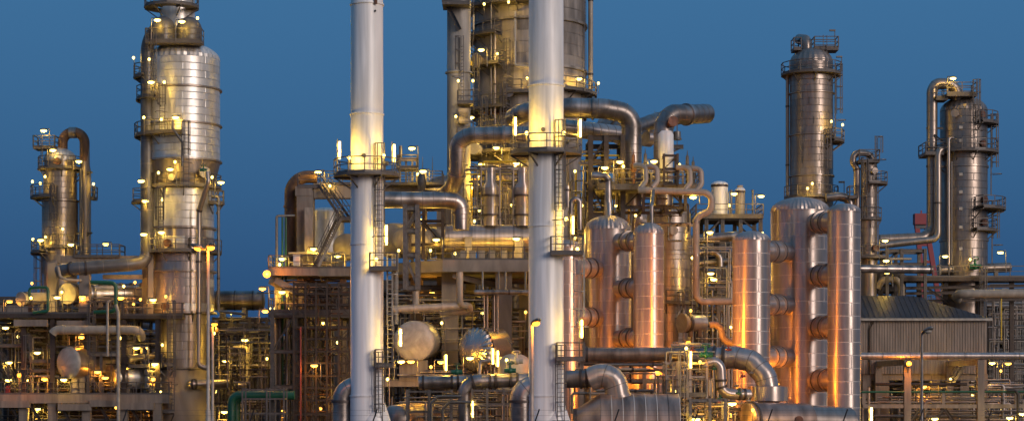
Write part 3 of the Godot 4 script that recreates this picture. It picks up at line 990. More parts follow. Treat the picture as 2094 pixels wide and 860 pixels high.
# ---------------------------------------------------------------- concrete decks and exchangers to the west
func west_decks() -> void:
	var d := 176.0
	var t := thing("concrete_table", "long two-storey concrete table carrying green-piped exchangers", "platform", Vector3(W(0, 0, d).x, 0, -d))
	# decks
	for q in [[-60.0, 250.0, 645.0, 9.0], [250.0, 372.0, 648.0, 7.0]]:
		var dk := deck_platform(t, q[0], q[1], q[2] - 4, d, 12.0, "b", mm(q[3], d), M.steel_brown, "deck_slab")
		dk.set_meta("label", "deck slab with dark railing")
	deck_platform(t, -60, 345, 806, d, 12.0, "b", mm(18, d), M.concrete, "deck_slab")
	for q in [[28.0, 96.0, 660.0], [116.0, 182.0, 662.0], [-40.0, 60.0, 826.0], [118.0, 186.0, 832.0], [183.0, 244.0, 824.0], [246.0, 314.0, 830.0]]:
		member(t, "edge_beam", W(q[0], q[2], d - 0.2), W(q[1], q[2], d - 0.2), 0.5, 0.6, M.concrete, 1)
	for px in [-20.0, 45.0, 104.0, 174.0, 250.0, 320.0]:
		for z in [0.5, 8.0]:
			member(t, "concrete_column", Vector3(W(px, 0, d).x, 0, -d - z), Vector3(W(px, 0, d).x, W(0, 806 + 18, d).y, -d - z), 0.75, 0.75, M.concrete, 1)
			member(t, "concrete_column", Vector3(W(px, 0, d).x, W(0, 806, d).y, -d - z), Vector3(W(px, 0, d).x, W(0, 652, d).y, -d - z), 0.42, 0.42, M.steel_brown, 0)
	# upper portal: two cream posts and a beam
	member(t, "concrete_column", W(108, 642, d + 3), W(108, 538, d + 3), 0.85, 0.85, M.concrete_light, 1)
	member(t, "concrete_column", W(173, 642, d + 0.6), W(173, 538, d + 0.6), 0.9, 0.9, M.concrete_light, 1)
	member(t, "concrete_column", W(296, 642, d + 3.2), W(296, 520, d + 3.2), 0.5, 0.5, M.concrete_light, 1)
	member(t, "concrete_column", W(308, 642, d + 2.0), W(308, 520, d + 2.0), 0.45, 0.45, M.concrete_light, 1)
	member(t, "concrete_beam", W(118, 530, d + 3), W(292, 530, d + 3), 0.7, 0.62, M.concrete, 1)
	deck_platform(t, 150, 244, 524, d + 2.4, 2.5, "", 0.1)
	member(t, "concrete_beam", W(210, 566, d + 3), W(292, 566, d + 3), 0.5, 0.4, M.concrete_light, 1)
	for i in 5:
		var x := W(200 + i * 21, 0, d + 4).x
		member(t, "concrete_column", Vector3(x, W(0, 642, d).y, -d - 5), Vector3(x, W(0, 572, d).y, -d - 5), 0.45, 0.45, M.concrete_light, 2)
	ladder(t, W(186, 800, d - 0.6), W(0, 640, d).y, 90, true)
	for px in [18.0, 60.0, 120.0, 200.0, 262.0]:
		var mats := [M.steel_brown, M.steel]
		member(t, "knee_brace", W(px, 806 + 18, d + 0.6), W(px + 26, 806 + 62, d + 0.6), 0.25, 0.25, mats[int(px) % 2])
	# steel bay standing in the middle storey
	for px in [160.0, 180.0, 206.0]:
		member(t, "post", W(px, 804, d + 0.3), W(px, 722, d + 0.3), 0.2, 0.2, M.galv)
	member(t, "brace", W(155, 728, d + 0.3), W(205, 800, d + 0.3), 0.16, 0.16, M.galv)
	member(t, "brace", W(185, 728, d + 0.3), W(168, 800, d + 0.3), 0.12, 0.12, M.galv)
	deck_platform(t, 158, 238, 722, d + 0.2, 3.0, "b", 0.25, M.concrete_light)
	deck_platform(t, -10, 58, 706, d + 1.0, 3.0, "b", 0.15)
	deck_platform(t, 60, 104, 738, d + 1.0, 3.0, "b", 0.15)
	deck_platform(t, 262, 330, 748, d + 0.4, 3.0, "b", 0.15)
	deck_platform(t, 200, 262, 690, d + 2.0, 3.0, "b", 0.15)
	ladder(t, W(232, 804, d + 0.2), W(0, 722, d).y, 90, false)
	ladder(t, W(56, 804, d + 0.2), W(0, 706, d).y, 90, true)
	stair(t, W(34, 804, d + 1.2), W(4, 742, d + 1.2), 0.8)
	# exchangers on the upper deck
	var y := 607.0
	exchanger("small cream exchanger under the narrow green pipe loop", W(46, 611, d + 1.0), W(96, 609, d + 3.5), 0.55, M.cream)
	exchanger("long silver exchanger behind the cream post, its end cover pale", W(142, 600, d + 2.0), W(200, 598, d + 6.0), 0.8, M.aged_c)
	exchanger("long silver exchanger running towards the wide column", W(168, 602, d + 3.0), W(292, 600, d + 5.5), 0.75, M.bright_b)
	pipe("green_pipe", "narrow green pipe loop over the small cream exchanger", [[59, 606, 175.5], [59, 588, 175.5], [97, 587, 175.5], [97, 636, 175.5], [66, 639, 175.5]], 3.2, M.green, 1.6)
	pipe("green_pipe", "bent green pipe arching over the long silver exchanger", [[184, 577, 175.4], [236, 578, 175.4], [236, 636, 175.4], [190, 638, 175.4]], 4.2, M.green, 2.2)
	pipe("cream_pipe", "cream pipe elbow passing under the dark transfer pipe", [[117, 545, 175.0], [122, 566, 175.0], [135, 572, 175.0], [165, 573, 176.0]], 3.2, M.cream, 2.0)
	# middle storey
	pipe("cream_pipe", "fat cream pipe hung beneath the upper concrete deck", [[106, 682, 174.6], [112, 674, 174.6], [284, 674, 174.6], [288, 690, 176.0]], 9.0, M.cream, 1.2, [0.12, 0.55, 0.85], 0, "", false, M.cream)
	pipe("riser_pipe", "pale riser pipe crossing the deck edge beside the ladder", [[219, 728, 174.2], [219, 618, 174.2], [224, 614, 174.2]], 2.6, M.white_dull, 1.2)
	pipe("riser_pipe", "fat pale riser pipe crossing the deck edge", [[241, 880, 174.2], [241, 640, 174.2], [236, 622, 174.2]], 3.6, M.white_dull, 1.2)
	t = thing("pressure_drum", "white drum whose domed end bulges out of the concrete table", "drum", W(135, 804, d + 1))
	drum(t, W(140, 741, d - 0.4), W(250, 742, d + 5.5), mm(33, d), M.white_dull, 0.34, 0, 0)
	(t.get_node("shell") as MeshInstance3D).material_override = M.aged_b
	var sd := MB.new()
	sd.box(W(165, 788, d + 1.5), Vector3(1.2, mm(40, d), 2.6))
	put(sd, "saddle", M.concrete_light, t)
	t = thing("pressure_drum", "cream silo drum behind the round pipe mouth", "drum", W(264, 804, d + 5))
	shell(t, "shell", 263, d + 5, [[14, 700], [14, 806]], M.cream)
	head(t, "domed_head", 263, d + 5, 14, 700, 692, M.cream, 10)
	pipe("nozzle_pipe", "round dark pipe mouth with a cream rim over the exchanger", [[256, 736, 174.5], [274, 731, 176.0], [312, 728, 178.0]], 7.0, M.duct, 1.2, [0.02])
	exchanger("fat silver exchanger with a dark girdle on the lower deck", W(236, 772, d + 1.0), W(322, 771, d + 3.5), 1.0, M.bright_b, "", M.duct)
	for i in 3:
		exchanger("small bright exchanger tube beside the wide column foot", W(300, 760 + i * 14, d + 0.5), W(326, 760 + i * 14, d + 1.5), 0.22, M.bright_a, "small exchanger tubes at the wide column")
	t = thing("pressure_drum", "pale round drum end behind the steel lattice", "drum", W(74, 740, d + 8))
	drum(t, W(70, 722, d + 7), W(84, 722, d + 11), 0.75, M.white_dull, 0.4)
	var fx := thing("fire_cabinet", "red fire cabinet on the lower concrete deck", "cabinet", W(15, 806, d - 0.3))
	var fb := MB.new()
	fb.box(W(15, 798, d + 0.5), Vector3(0.35, 0.7, 0.3))
	fb.box(W(15, 790, d + 0.5), Vector3(0.25, 0.2, 0.2))
	put(fb, "cabinet_body", M.red, fx)
	fx = thing("fire_cabinet", "red cabinet at the railing end of the upper concrete deck", "cabinet", W(61, 640, d - 0.2))
	fb = MB.new()
	fb.box(W(61, 632, d + 0.5), Vector3(0.35, 0.65, 0.3))
	fb.box(W(61, 624, d + 0.5), Vector3(0.4, 0.06, 0.34))
	put(fb, "cabinet_body", M.rust, fx)
	lamps("yellow lamp standing on the upper concrete deck", "lamps on the upper concrete deck", [[18, 616, 176.7, "work", 1.2], [62, 609, 176.7, "bulk", 1.3, 4.0], [116, 608, 176.7, "work", 1.6], [125, 597, 177.5, "bulk", 1.8, 7.0], [167, 607, 176.1, "work", 1.6, 5.0], [246, 609, 176.3, "work", 1.6], [252, 585, 178.5, "bulk", 2.2], [272, 621, 177.3, "bulk", 1.0], [286, 612, 176.8, "bulk", 1.6], [275, 577, 178.4, "bulk", 2.0]], 3.2)
	lamps("yellow lamp standing on the lower concrete deck", "lamps on the lower concrete deck", [[10, 670, 177.0, "work", 1.0], [17, 741, 177.4, "work", 1.6], [16, 777, 177.0, "work", 1.5], [50, 777, 177.0, "work", 1.5], [75, 721, 177.2, "work", 1.2], [90, 775, 177.0, "work", 1.5], [129, 776, 175.4, "work", 1.4, 4.0], [163, 773, 176.6, "work", 1.5], [166, 689, 176.4, "work", 1.5, 5.0],
		[198, 760, 176.0, "work", 1.2, 4.0], [214, 772, 176.0, "work", 1.2, 4.0], [245, 691, 176.6, "bulk", 1.0], [278, 711, 177.2, "work", 1.2, 5.0], [300, 710, 177.0, "bulk", 1.4], [316, 745, 176.4, "work", 1.0], [312, 774, 176.7, "work", 0.8], [36, 688, 180.0, "bulk", 1.0]], 2.8)
	lamps("yellow lamp hung beneath the lower concrete deck", "lamps beneath the lower concrete deck", [[75, 836, 177.0, "work", 0.3], [300, 838, 180.0, "bulk", 0.3], [236, 833, 178.0, "bulk", 0.3, 3.0], [120, 842, 184.0, "bulk", 0.3]], 5.0)
	# lamp glowing orange in the lattice
	var ot := thing("flood_lamp", "orange sodium flood lamp glowing in the lattice under the concrete deck", "lamp", W(38, 790, 175.0))
	var ob := MB.new()
	ob.ball(W(38, 767, 175.0), Vector3(0.16, 0.16, 0.12), 12, 8)
	put(ob, "lamp_lens", M.lamp_sodium, ot)
	ob = MB.new()
	ob.box(W(38, 767, 175.25), Vector3(0.36, 0.36, 0.2))
	ob.bar(W(38, 768, 175.3), W(38, 806, 175.3), 0.08)
	put(ob, "lamp_housing", M.rail, ot)
	omni(ot, W(38, 767, 174.9), SODIUM, 9.0)
	piping("small pipe threading the middle storey of the concrete table", "riser pipe in the middle storey of the concrete table", "small pipes in the concrete table", 0, 330, 664, 800, 176.5, 187.0, 36, 26, 0.11)
	piping("small pipe on the upper concrete deck", "riser pipe on the upper concrete deck", "small pipes on the upper concrete deck", 100, 320, 585, 640, 177.0, 184.0, 12, 5, 0.1)
	piping("small pipe in the dark storey under the concrete table", "riser pipe in the dark storey under the concrete table", "small pipes under the concrete table", 0, 330, 830, 868, 176.5, 186.0, 14, 6, 0.1)
	var fr := frame("brown steel lattice standing under the concrete deck", [-20, 20, 62, 92], [664, 705, 740, 776], d + 4.0, [0.0, 5.0], M.steel_brown, 0.28, true, 660)
	for i in 14:
		valve("small valve among the pipes of the concrete table", W(rng.randf_range(20, 320), rng.randf_range(770, 800), rng.randf_range(176.5, 180)), rng.randf_range(0.14, 0.24), [M.green, M.galv, M.rust][i % 3], "small valves in the concrete table")

# ---------------------------------------------------------------- between the wide column and the first stack
func middle_west() -> void:
	var d := 172.0
	# concrete portal behind the first stack
	var t := thing("concrete_portal", "tall concrete portal frame behind the zigzag steel stair", "frame", Vector3(W(620, 0, d).x, 0, -d))
	member(t, "portal_column", Vector3(W(622, 0, d).x, 0, -d - 1.2), Vector3(W(622, 0, d).x, W(0, 388, d).y, -d - 1.2), mm(34, d), 1.4, M.concrete, 1)
	member(t, "portal_column", Vector3(W(905, 0, d).x, 0, -d - 4), Vector3(W(905, 0, d).x, W(0, 395, d).y, -d - 4), 1.3, 1.3, M.concrete, 1)
	member(t, "portal_beam", W(605, 392, d + 1.2), W(640, 392, d + 1.2), 1.5, mm(20, d), M.concrete, 1)
	member(t, "portal_beam", W(640, 391, d + 1.2), W(920, 391, d + 3.5), 1.3, mm(30, d), M.concrete, 1)
	deck_platform(t, 608, 655, 380, d + 0.4, 2.4, "e")
	deck_platform(t, 660, 905, 375, d + 0.8, 2.4, "w", 0.1)
	stair(t, W(661, 380, d + 0.6), W(706, 446, d - 1.4), 1.0)
	deck_platform(t, 690, 722, 446, d - 2.0, 2.4, "wb")
	stair(t, W(692, 448, d - 1.6), W(646, 545, d - 2.6), 1.0)
	# second pale post
	member(t, "post", W(631, 520, d - 0.2), W(631, 424, d - 0.2), 0.7, 0.4, M.cream, 1)
	pipe("rusty_duct", "rusty brown duct bending over beside the concrete portal", [[648, 362, 174.5], [594, 360, 174.5], [594, 560, 174.5]], 13.0, M.duct_rust, 2.2, [0.42], 1.5, "", false, M.duct_rust)
	t = thing("storage_tank", "pale clad tank behind the zigzag steel stair", "tank", W(668, 540, 181))
	shell(t, "shell", 668, 181, [[34, 432], [34, 545]], M.bright_b)
	sheets(t, 668, 181, 35, 434, 540, 6, 5, [M.bright_a, M.bright_b])
	head(t, "roof", 668, 181, 35, 434, 424, M.bright_b, 16)
	t = thing("pressure_drum", "cream round drum end beside the steel stair landing", "drum", W(702, 540, 170.5))
	drum(t, W(706, 505, 173), W(760, 505, 178), mm(28, 172), M.cream, 0.5)
	# green and pale pipes on the corner
	for q in [[565.0, 0, 2.6], [577.0, 1, 2.2], [584.0, 1, 2.0]]:
		pipe("riser_pipe", "green riser pipe climbing beside the rusty duct" if q[1] == 1 else "pale riser pipe turning over above the green risers", [[q[0], 800, 171.0], [q[0], 441, 171.0], [602, 440.5, 171.5]] if q[1] == 0 else [[q[0], 790, 171.3], [q[0], 444, 171.3]], q[2], M.green if q[1] == 1 else M.galv, 1.2, [0.5], 0, "green risers by the rusty duct" if q[1] == 1 else "")
	# yellow-lit deck with the star-bright lamp
	t = thing("corner_deck", "concrete corner deck lit orange by a flood lamp", "platform", Vector3(W(640, 0, 171).x, 0, -171))
	deck_platform(t, 548, 650, 548, 169.0, 6.5, "b", mm(15, 169), M.concrete, "deck_slab")
	deck_platform(t, 650, 722, 548, 169.2, 6.5, "bw", mm(16, 169), M.concrete, "deck_slab")
	member(t, "deck_bracket", W(556, 572, 170), W(606, 600, 171.5), 1.0, 0.6, M.concrete_light, 1)
	for q in [566.0, 612.0, 700.0]:
		member(t, "deck_column", Vector3(W(q, 0, 170.5).x, 0, -171.2), Vector3(W(q, 0, 170.5).x, W(0, 568, 170).y, -171.2), 0.55, 0.55, M.concrete, 1)
	member(t, "pier", Vector3(W(640, 0, 173).x, 0, -174), Vector3(W(640, 0, 173).x, W(0, 572, 173).y, -174), 2.0, 1.6, M.concrete_light, 1)
	deck_platform(t, 548, 722, 636, 168.4, 5.0, "b", 0.55, M.steel, "floor")
	var bx := thing("control_box", "pale switch box standing on the corner deck", "box", W(606, 548, 169.6))
	var bb := MB.new()
	bb.box(W(606, 533, 169.7), Vector3(0.55, 0.85, 0.35))
	bb.box(W(606, 521, 169.7), Vector3(0.62, 0.06, 0.4))
	put(bb, "box_body", M.white, bx)
	piping("thin pipe on the corner deck below the steel stair", "thin riser under the corner deck", "small pipes on the corner deck", 560, 715, 515, 545, 170.0, 174.0, 9, 4, 0.09)
	piping("pipe hung beneath the corner deck", "riser standing beneath the corner deck", "pipes beneath the corner deck", 560, 715, 575, 640, 169.5, 175.0, 14, 12, 0.14)
	lamps("yellow lamp standing on the corner deck", "lamps on the corner deck", [[577, 529, 170.0, "work", 1.1, 7.0], [641, 509, 170.6, "work", 1.6, 8.0], [690, 523, 170.6, "work", 1.2], [571, 541, 170.0, "bulk", 0.4, 3.0], [576, 597, 170.2, "work", 0.4, 7.0], [536, 590, 169.8, "work", 1.2, 4.0], [542, 636, 169.4, "work", 1.0, 4.0], [650, 352, 173.2, "work", 1.2, 7.0], [674, 380, 172.6, "bulk", 0.5, 4.0]], 6.0)
	var ot := thing("flood_lamp", "blazing orange sodium flood lamp on the corner of the concrete deck", "lamp", W(546, 566, 168.6))
	var ob := MB.new()
	ob.ball(W(545, 560, 168.4), Vector3(0.34, 0.32, 0.24), 14, 9)
	put(ob, "lamp_lens", M.lamp_sodium, ot)
	ob = MB.new()
	ob.box(W(546, 560, 168.75), Vector3(0.5, 0.4, 0.25))
	ob.bar(W(546, 562, 168.75), W(556, 566, 169.2), 0.1)
	put(ob, "lamp_housing", M.rail, ot)
	omni(ot, W(545, 560, 168.1), SODIUM, 34.0, 0.2)
	# brown lattice under the corner deck
	frame("brown scaffold of crossed steel under the corner deck", [600, 624, 646, 668, 692, 716], [580, 600, 622, 645, 668, 692, 718, 742, 768, 792, 818, 844], 166.0, [0.0, 3.0], M.steel_brown, 0.15, true, 576)
	frame("dark steel tower beside the green risers", [556, 604], [640, 718, 790], 167.0, [0.0, 4.0], M.steel, 0.3, true, 636)
	piping("rusty thin pipe woven through the brown scaffold", "rusty riser in the brown scaffold", "thin pipes of the brown scaffold", 600, 716, 590, 860, 166.5, 171.0, 34, 14, 0.07, [M.steel_brown, M.rust, M.galv])
	pipe("red_pipe", "red fire main rising in the brown scaffold", [[614, 900, 165.5], [614, 668, 165.5]], 1.8, M.red)
	lamps("yellow lamp in the brown scaffold", "lamps in the brown scaffold", [[642, 747, 165.0, "work", 1.0, 6.0], [690, 700, 168.0, "bulk", 0.5, 4.0], [660, 660, 169.0, "bulk", 0.5, 4.0], [700, 800, 168.0, "bulk", 0.5, 4.0], [655, 835, 168.5, "bulk", 0.5, 4.0]], 5.0)
	t = thing("pressure_drum", "yellow-lit round drum end behind the dark steel tower", "drum", W(590, 780, 176))
	drum(t, W(592, 710, 174), W(600, 712, 180), 1.15, M.cream, 0.5)
	# horizontal silver drum between the wide column and the corner deck
	t = thing("pressure_drum", "long silver drum lying high behind the two-armed street lamp", "drum", W(440, 640, 184))
	drum(t, W(425, 614, 184), W(536, 614, 184), mm(20, 184), M.duct, 0.25, 0, 3)
	for px in [455.0, 500.0]:
		var sb := MB.new()
		sb.box(W(px, 640, 184), Vector3(0.4, mm(22, 184), 1.4))
		put(sb, "saddle", M.galv, t)
	var fr := frame("open truss bridge carrying the long silver drum", [436, 473, 510, 545], [652, 664, 700, 748], 182.0, [0.0, 4.0], M.steel, 0.26, true, 648)
	fr.set_meta("label", "open truss bridge carrying the long silver drum")
	piping("pipe run under the open truss bridge", "riser beside the open truss bridge", "pipes of the truss bridge", 430, 556, 672, 850, 178.0, 190.0, 26, 16, 0.17)
	lamps("yellow lamp under the open truss bridge", "lamps under the open truss bridge", [[500, 695, 179.0], [460, 737, 178.0], [555, 725, 179.0, "bulk", 0.8], [545, 733, 178.5, "bulk", 0.8], [458, 842, 178.0], [472, 640, 181.5, "bulk", 0.6], [520, 790, 186.0, "bulk", 0.5], [440, 800, 187.0, "bulk", 0.5], [437, 681, 178.0, "bulk", 0.5, 3.0]], 5.0)
	pipe("stub_pipe", "dark stub pipe reaching out of the wide column foot", [[392, 785, 177.3], [392.5, 785, 177.2], [466, 783, 179.0]], 9.5, M.duct, 1.2, [0.03, 0.08])
	pipe("stub_pipe", "yellow-lit stub pipe under the truss bridge", [[480, 788, 180.0], [510, 787, 180.0]], 7.0, M.aged_c, 1.2, [0.1, 0.9])
	# big green pipes at the bottom
	pipe("green_pipe", "fat dark green pipe bending down to the ground", [[602, 808, 164.0], [482, 808, 164.0], [473, 818, 164.0], [473, 925, 164.0]], 9.0, M.green, 1.8)
	pipe("green_pipe", "second fat green pipe bending down behind the first", [[602, 806, 166.0], [492, 808, 166.0], [482, 820, 166.0], [482, 925, 166.0]], 8.0, M.green, 1.8)
	pipe("green_pipe", "green pipe resting along the scaffold foot", [[520, 803, 168.0], [604, 803, 168.0]], 5.0, M.green)
	frame("low grey pipe bents beside the fat green pipes", [495, 545, 580], [796, 815, 845], 161.0, [0.0, 2.0], M.galv, 0.12, false, 792)

# ---------------------------------------------------------------- two white stacks
func one_stack(label: String, cx: float, d: float, hw: float, rings: Array, py_deck: float, mids: Array, holes: float) -> Node3D:
	var t := thing("white_stack", label, "stack", Vector3(W(cx, 0, d).x, 0, -d))
	shell(t, "shaft", cx, d, [[hw - 2, -170], [hw - 0.5, 10], [hw, rings[1]], [hw + 0.3, 806], [hw + 1.2, 808], [hw + 1.2, 932]], M.white, 64)
	for y in rings: hoop(t, "joint_ring", cx, d, hw - 0.2, y, 3.0, 2.0, M.white)
	hoop(t, "base_ring", cx, d, hw + 0.5, 809, 2.5, 2.5, M.white)
	ring_platform(t, cx, d, hw, hw * 2.05, py_deck, 0, 360)
	var z := d - mm(hw, d)
	# sight ports above the platform
	nozzle(t, W(cx - 6, py_deck - holes, z + 0.05), Vector3(-0.1, 0, 1), mm(4.6, d), 0.12, M.galv, "sight_port")
	nozzle(t, W(cx - hw + 4, py_deck - 26, z + 0.9), Vector3(-0.9, 0, 0.5), mm(4, d), 0.18, M.galv, "sample_port")
	nozzle(t, W(cx + hw - 2, py_deck - 24, z + 1.0), Vector3(1, 0, 0.2), mm(5, d), 0.35, M.galv, "sample_port")
	ladder(t, W(cx + hw * 0.72, mids[0][1], z + 0.1), W(0, py_deck, d).y + 1.2, 68, true)
	for k in mids.size():
		var q: Array = mids[k]
		deck_platform(t, q[0], q[2], q[1], z - 0.75, 1.5, "b", 0.15)
		if k + 1 < mids.size(): ladder(t, W(q[2] - 14, mids[k + 1][1], z + 0.5), W(0, q[1], d).y, 50, true, M.white_dull)
		else: ladder(t, W(q[0] + 9, 925, z - 0.05), W(0, q[1], d).y, 90, true)
	return t
func stacks() -> void:
	var t := one_stack("tall white stack rising beside the zigzag steel stair", 750, 140, 33.4, [10, 234, 500], 358, [[755, 548, 812], [766, 746, 803]], 40.0)
	t = one_stack("tall white stack with an orange street lamp at its foot", 1117, 136, 36.0, [176, 463], 313, [[1126, 516, 1193], [1138, 733, 1196]], 48.0)
	# black tapping holes near the top of the first stack
	var hb := MB.new()
	for px in [720.0, 767.0]: hb.ball(W(px, 22, 140 - (0.35 if px < 730 else 1.05)), Vector3(0.07, 0.09, 0.07), 8, 6)
	put(hb, "tapping_holes", M.black, get_node("white_stack"))
	hb = MB.new()
	hb.box(W(768, 3, 138.9), Vector3(0.22, 0.35, 0.1))
	put(hb, "rust_patch_plate", M.rust, get_node("white_stack"))
	lamps("yellow lamp on the white stack by the steel stair", "lamps on the white stack by the stair", [[713, 322, 138.4, "bulk", 1.0, 8.0], [784, 318, 138.4, "bulk", 1.0, 8.0], [790, 478, 138.4, "tube", 1.6, 12.0], [769, 530, 138.5, "bulk", 0.4, 4.0]], 5.0)
	lamps("upright tube lamp on the white stack by the steel stair", "tube lamps on the white stack by the stair", [[694, 307, 138.9, "tube", 1.75], [806, 313, 139.0, "tube", 1.6]], 10.0)
	lamps("yellow lamp on the white stack with the orange lamp at its foot", "lamps on the white stack by the street lamp", [[1077, 272, 134.1, "bulk", 1.2, 8.0], [1153, 272, 134.4, "bulk", 1.2, 8.0], [1181, 509, 134.4, "bulk", 0.3, 3.0], [1158, 448, 135.3, "bulk", 0.4, 3.0]], 5.0)
	lamps("upright tube lamp on the white stack with the orange lamp at its foot", "tube lamps on the white stack by the street lamp", [[1054, 258, 134.6, "tube", 1.7], [1187, 262, 134.8, "tube", 1.7], [1190, 672, 134.6, "tube", 1.9, 10.0], [1172, 460, 135.0, "tube", 1.6, 11.0]], 10.0)
	lamps("upright tube lamp by the caged ladder of the stack near the stair", "tube lamps by the stack ladder", [[819, 690, 138.8, "tube", 1.7]], 11.0)
	# breeching ducts at the stack feet
	for q in [[750.0, 140.0, 16.0, "the stair"], [1117.0, 136.0, 19.0, "the street lamp"]]:
		var cx: float = q[0]
		var d: float = q[1]
		pipe("flue_duct", "dark elbow duct leaving the foot of the white stack by " + q[3], [[cx - 22, 790, d + 0.3], [cx - 51, 790, d + 0.3], [cx - 51, 930, d + 0.3]], q[2] * 1.25, M.duct, 1.2, [0.3], 0.6, "", false, M.band)
		var c := thing("flue_cone", "white conical flue cone at the foot of the white stack by " + q[3], "duct", W(cx + 40, 930, d))
		var cb := MB.new()
		cb.lathe(Vector3(W(cx + 16, 0, d).x, 0, -d + 0.2), [Vector2(mm(17, d), W(0, 810, d).y), Vector2(mm(34, d), W(0, 862, d).y), Vector2(mm(36, d), 0)], 40)
		put(cb, "cone_shell", M.white, c)

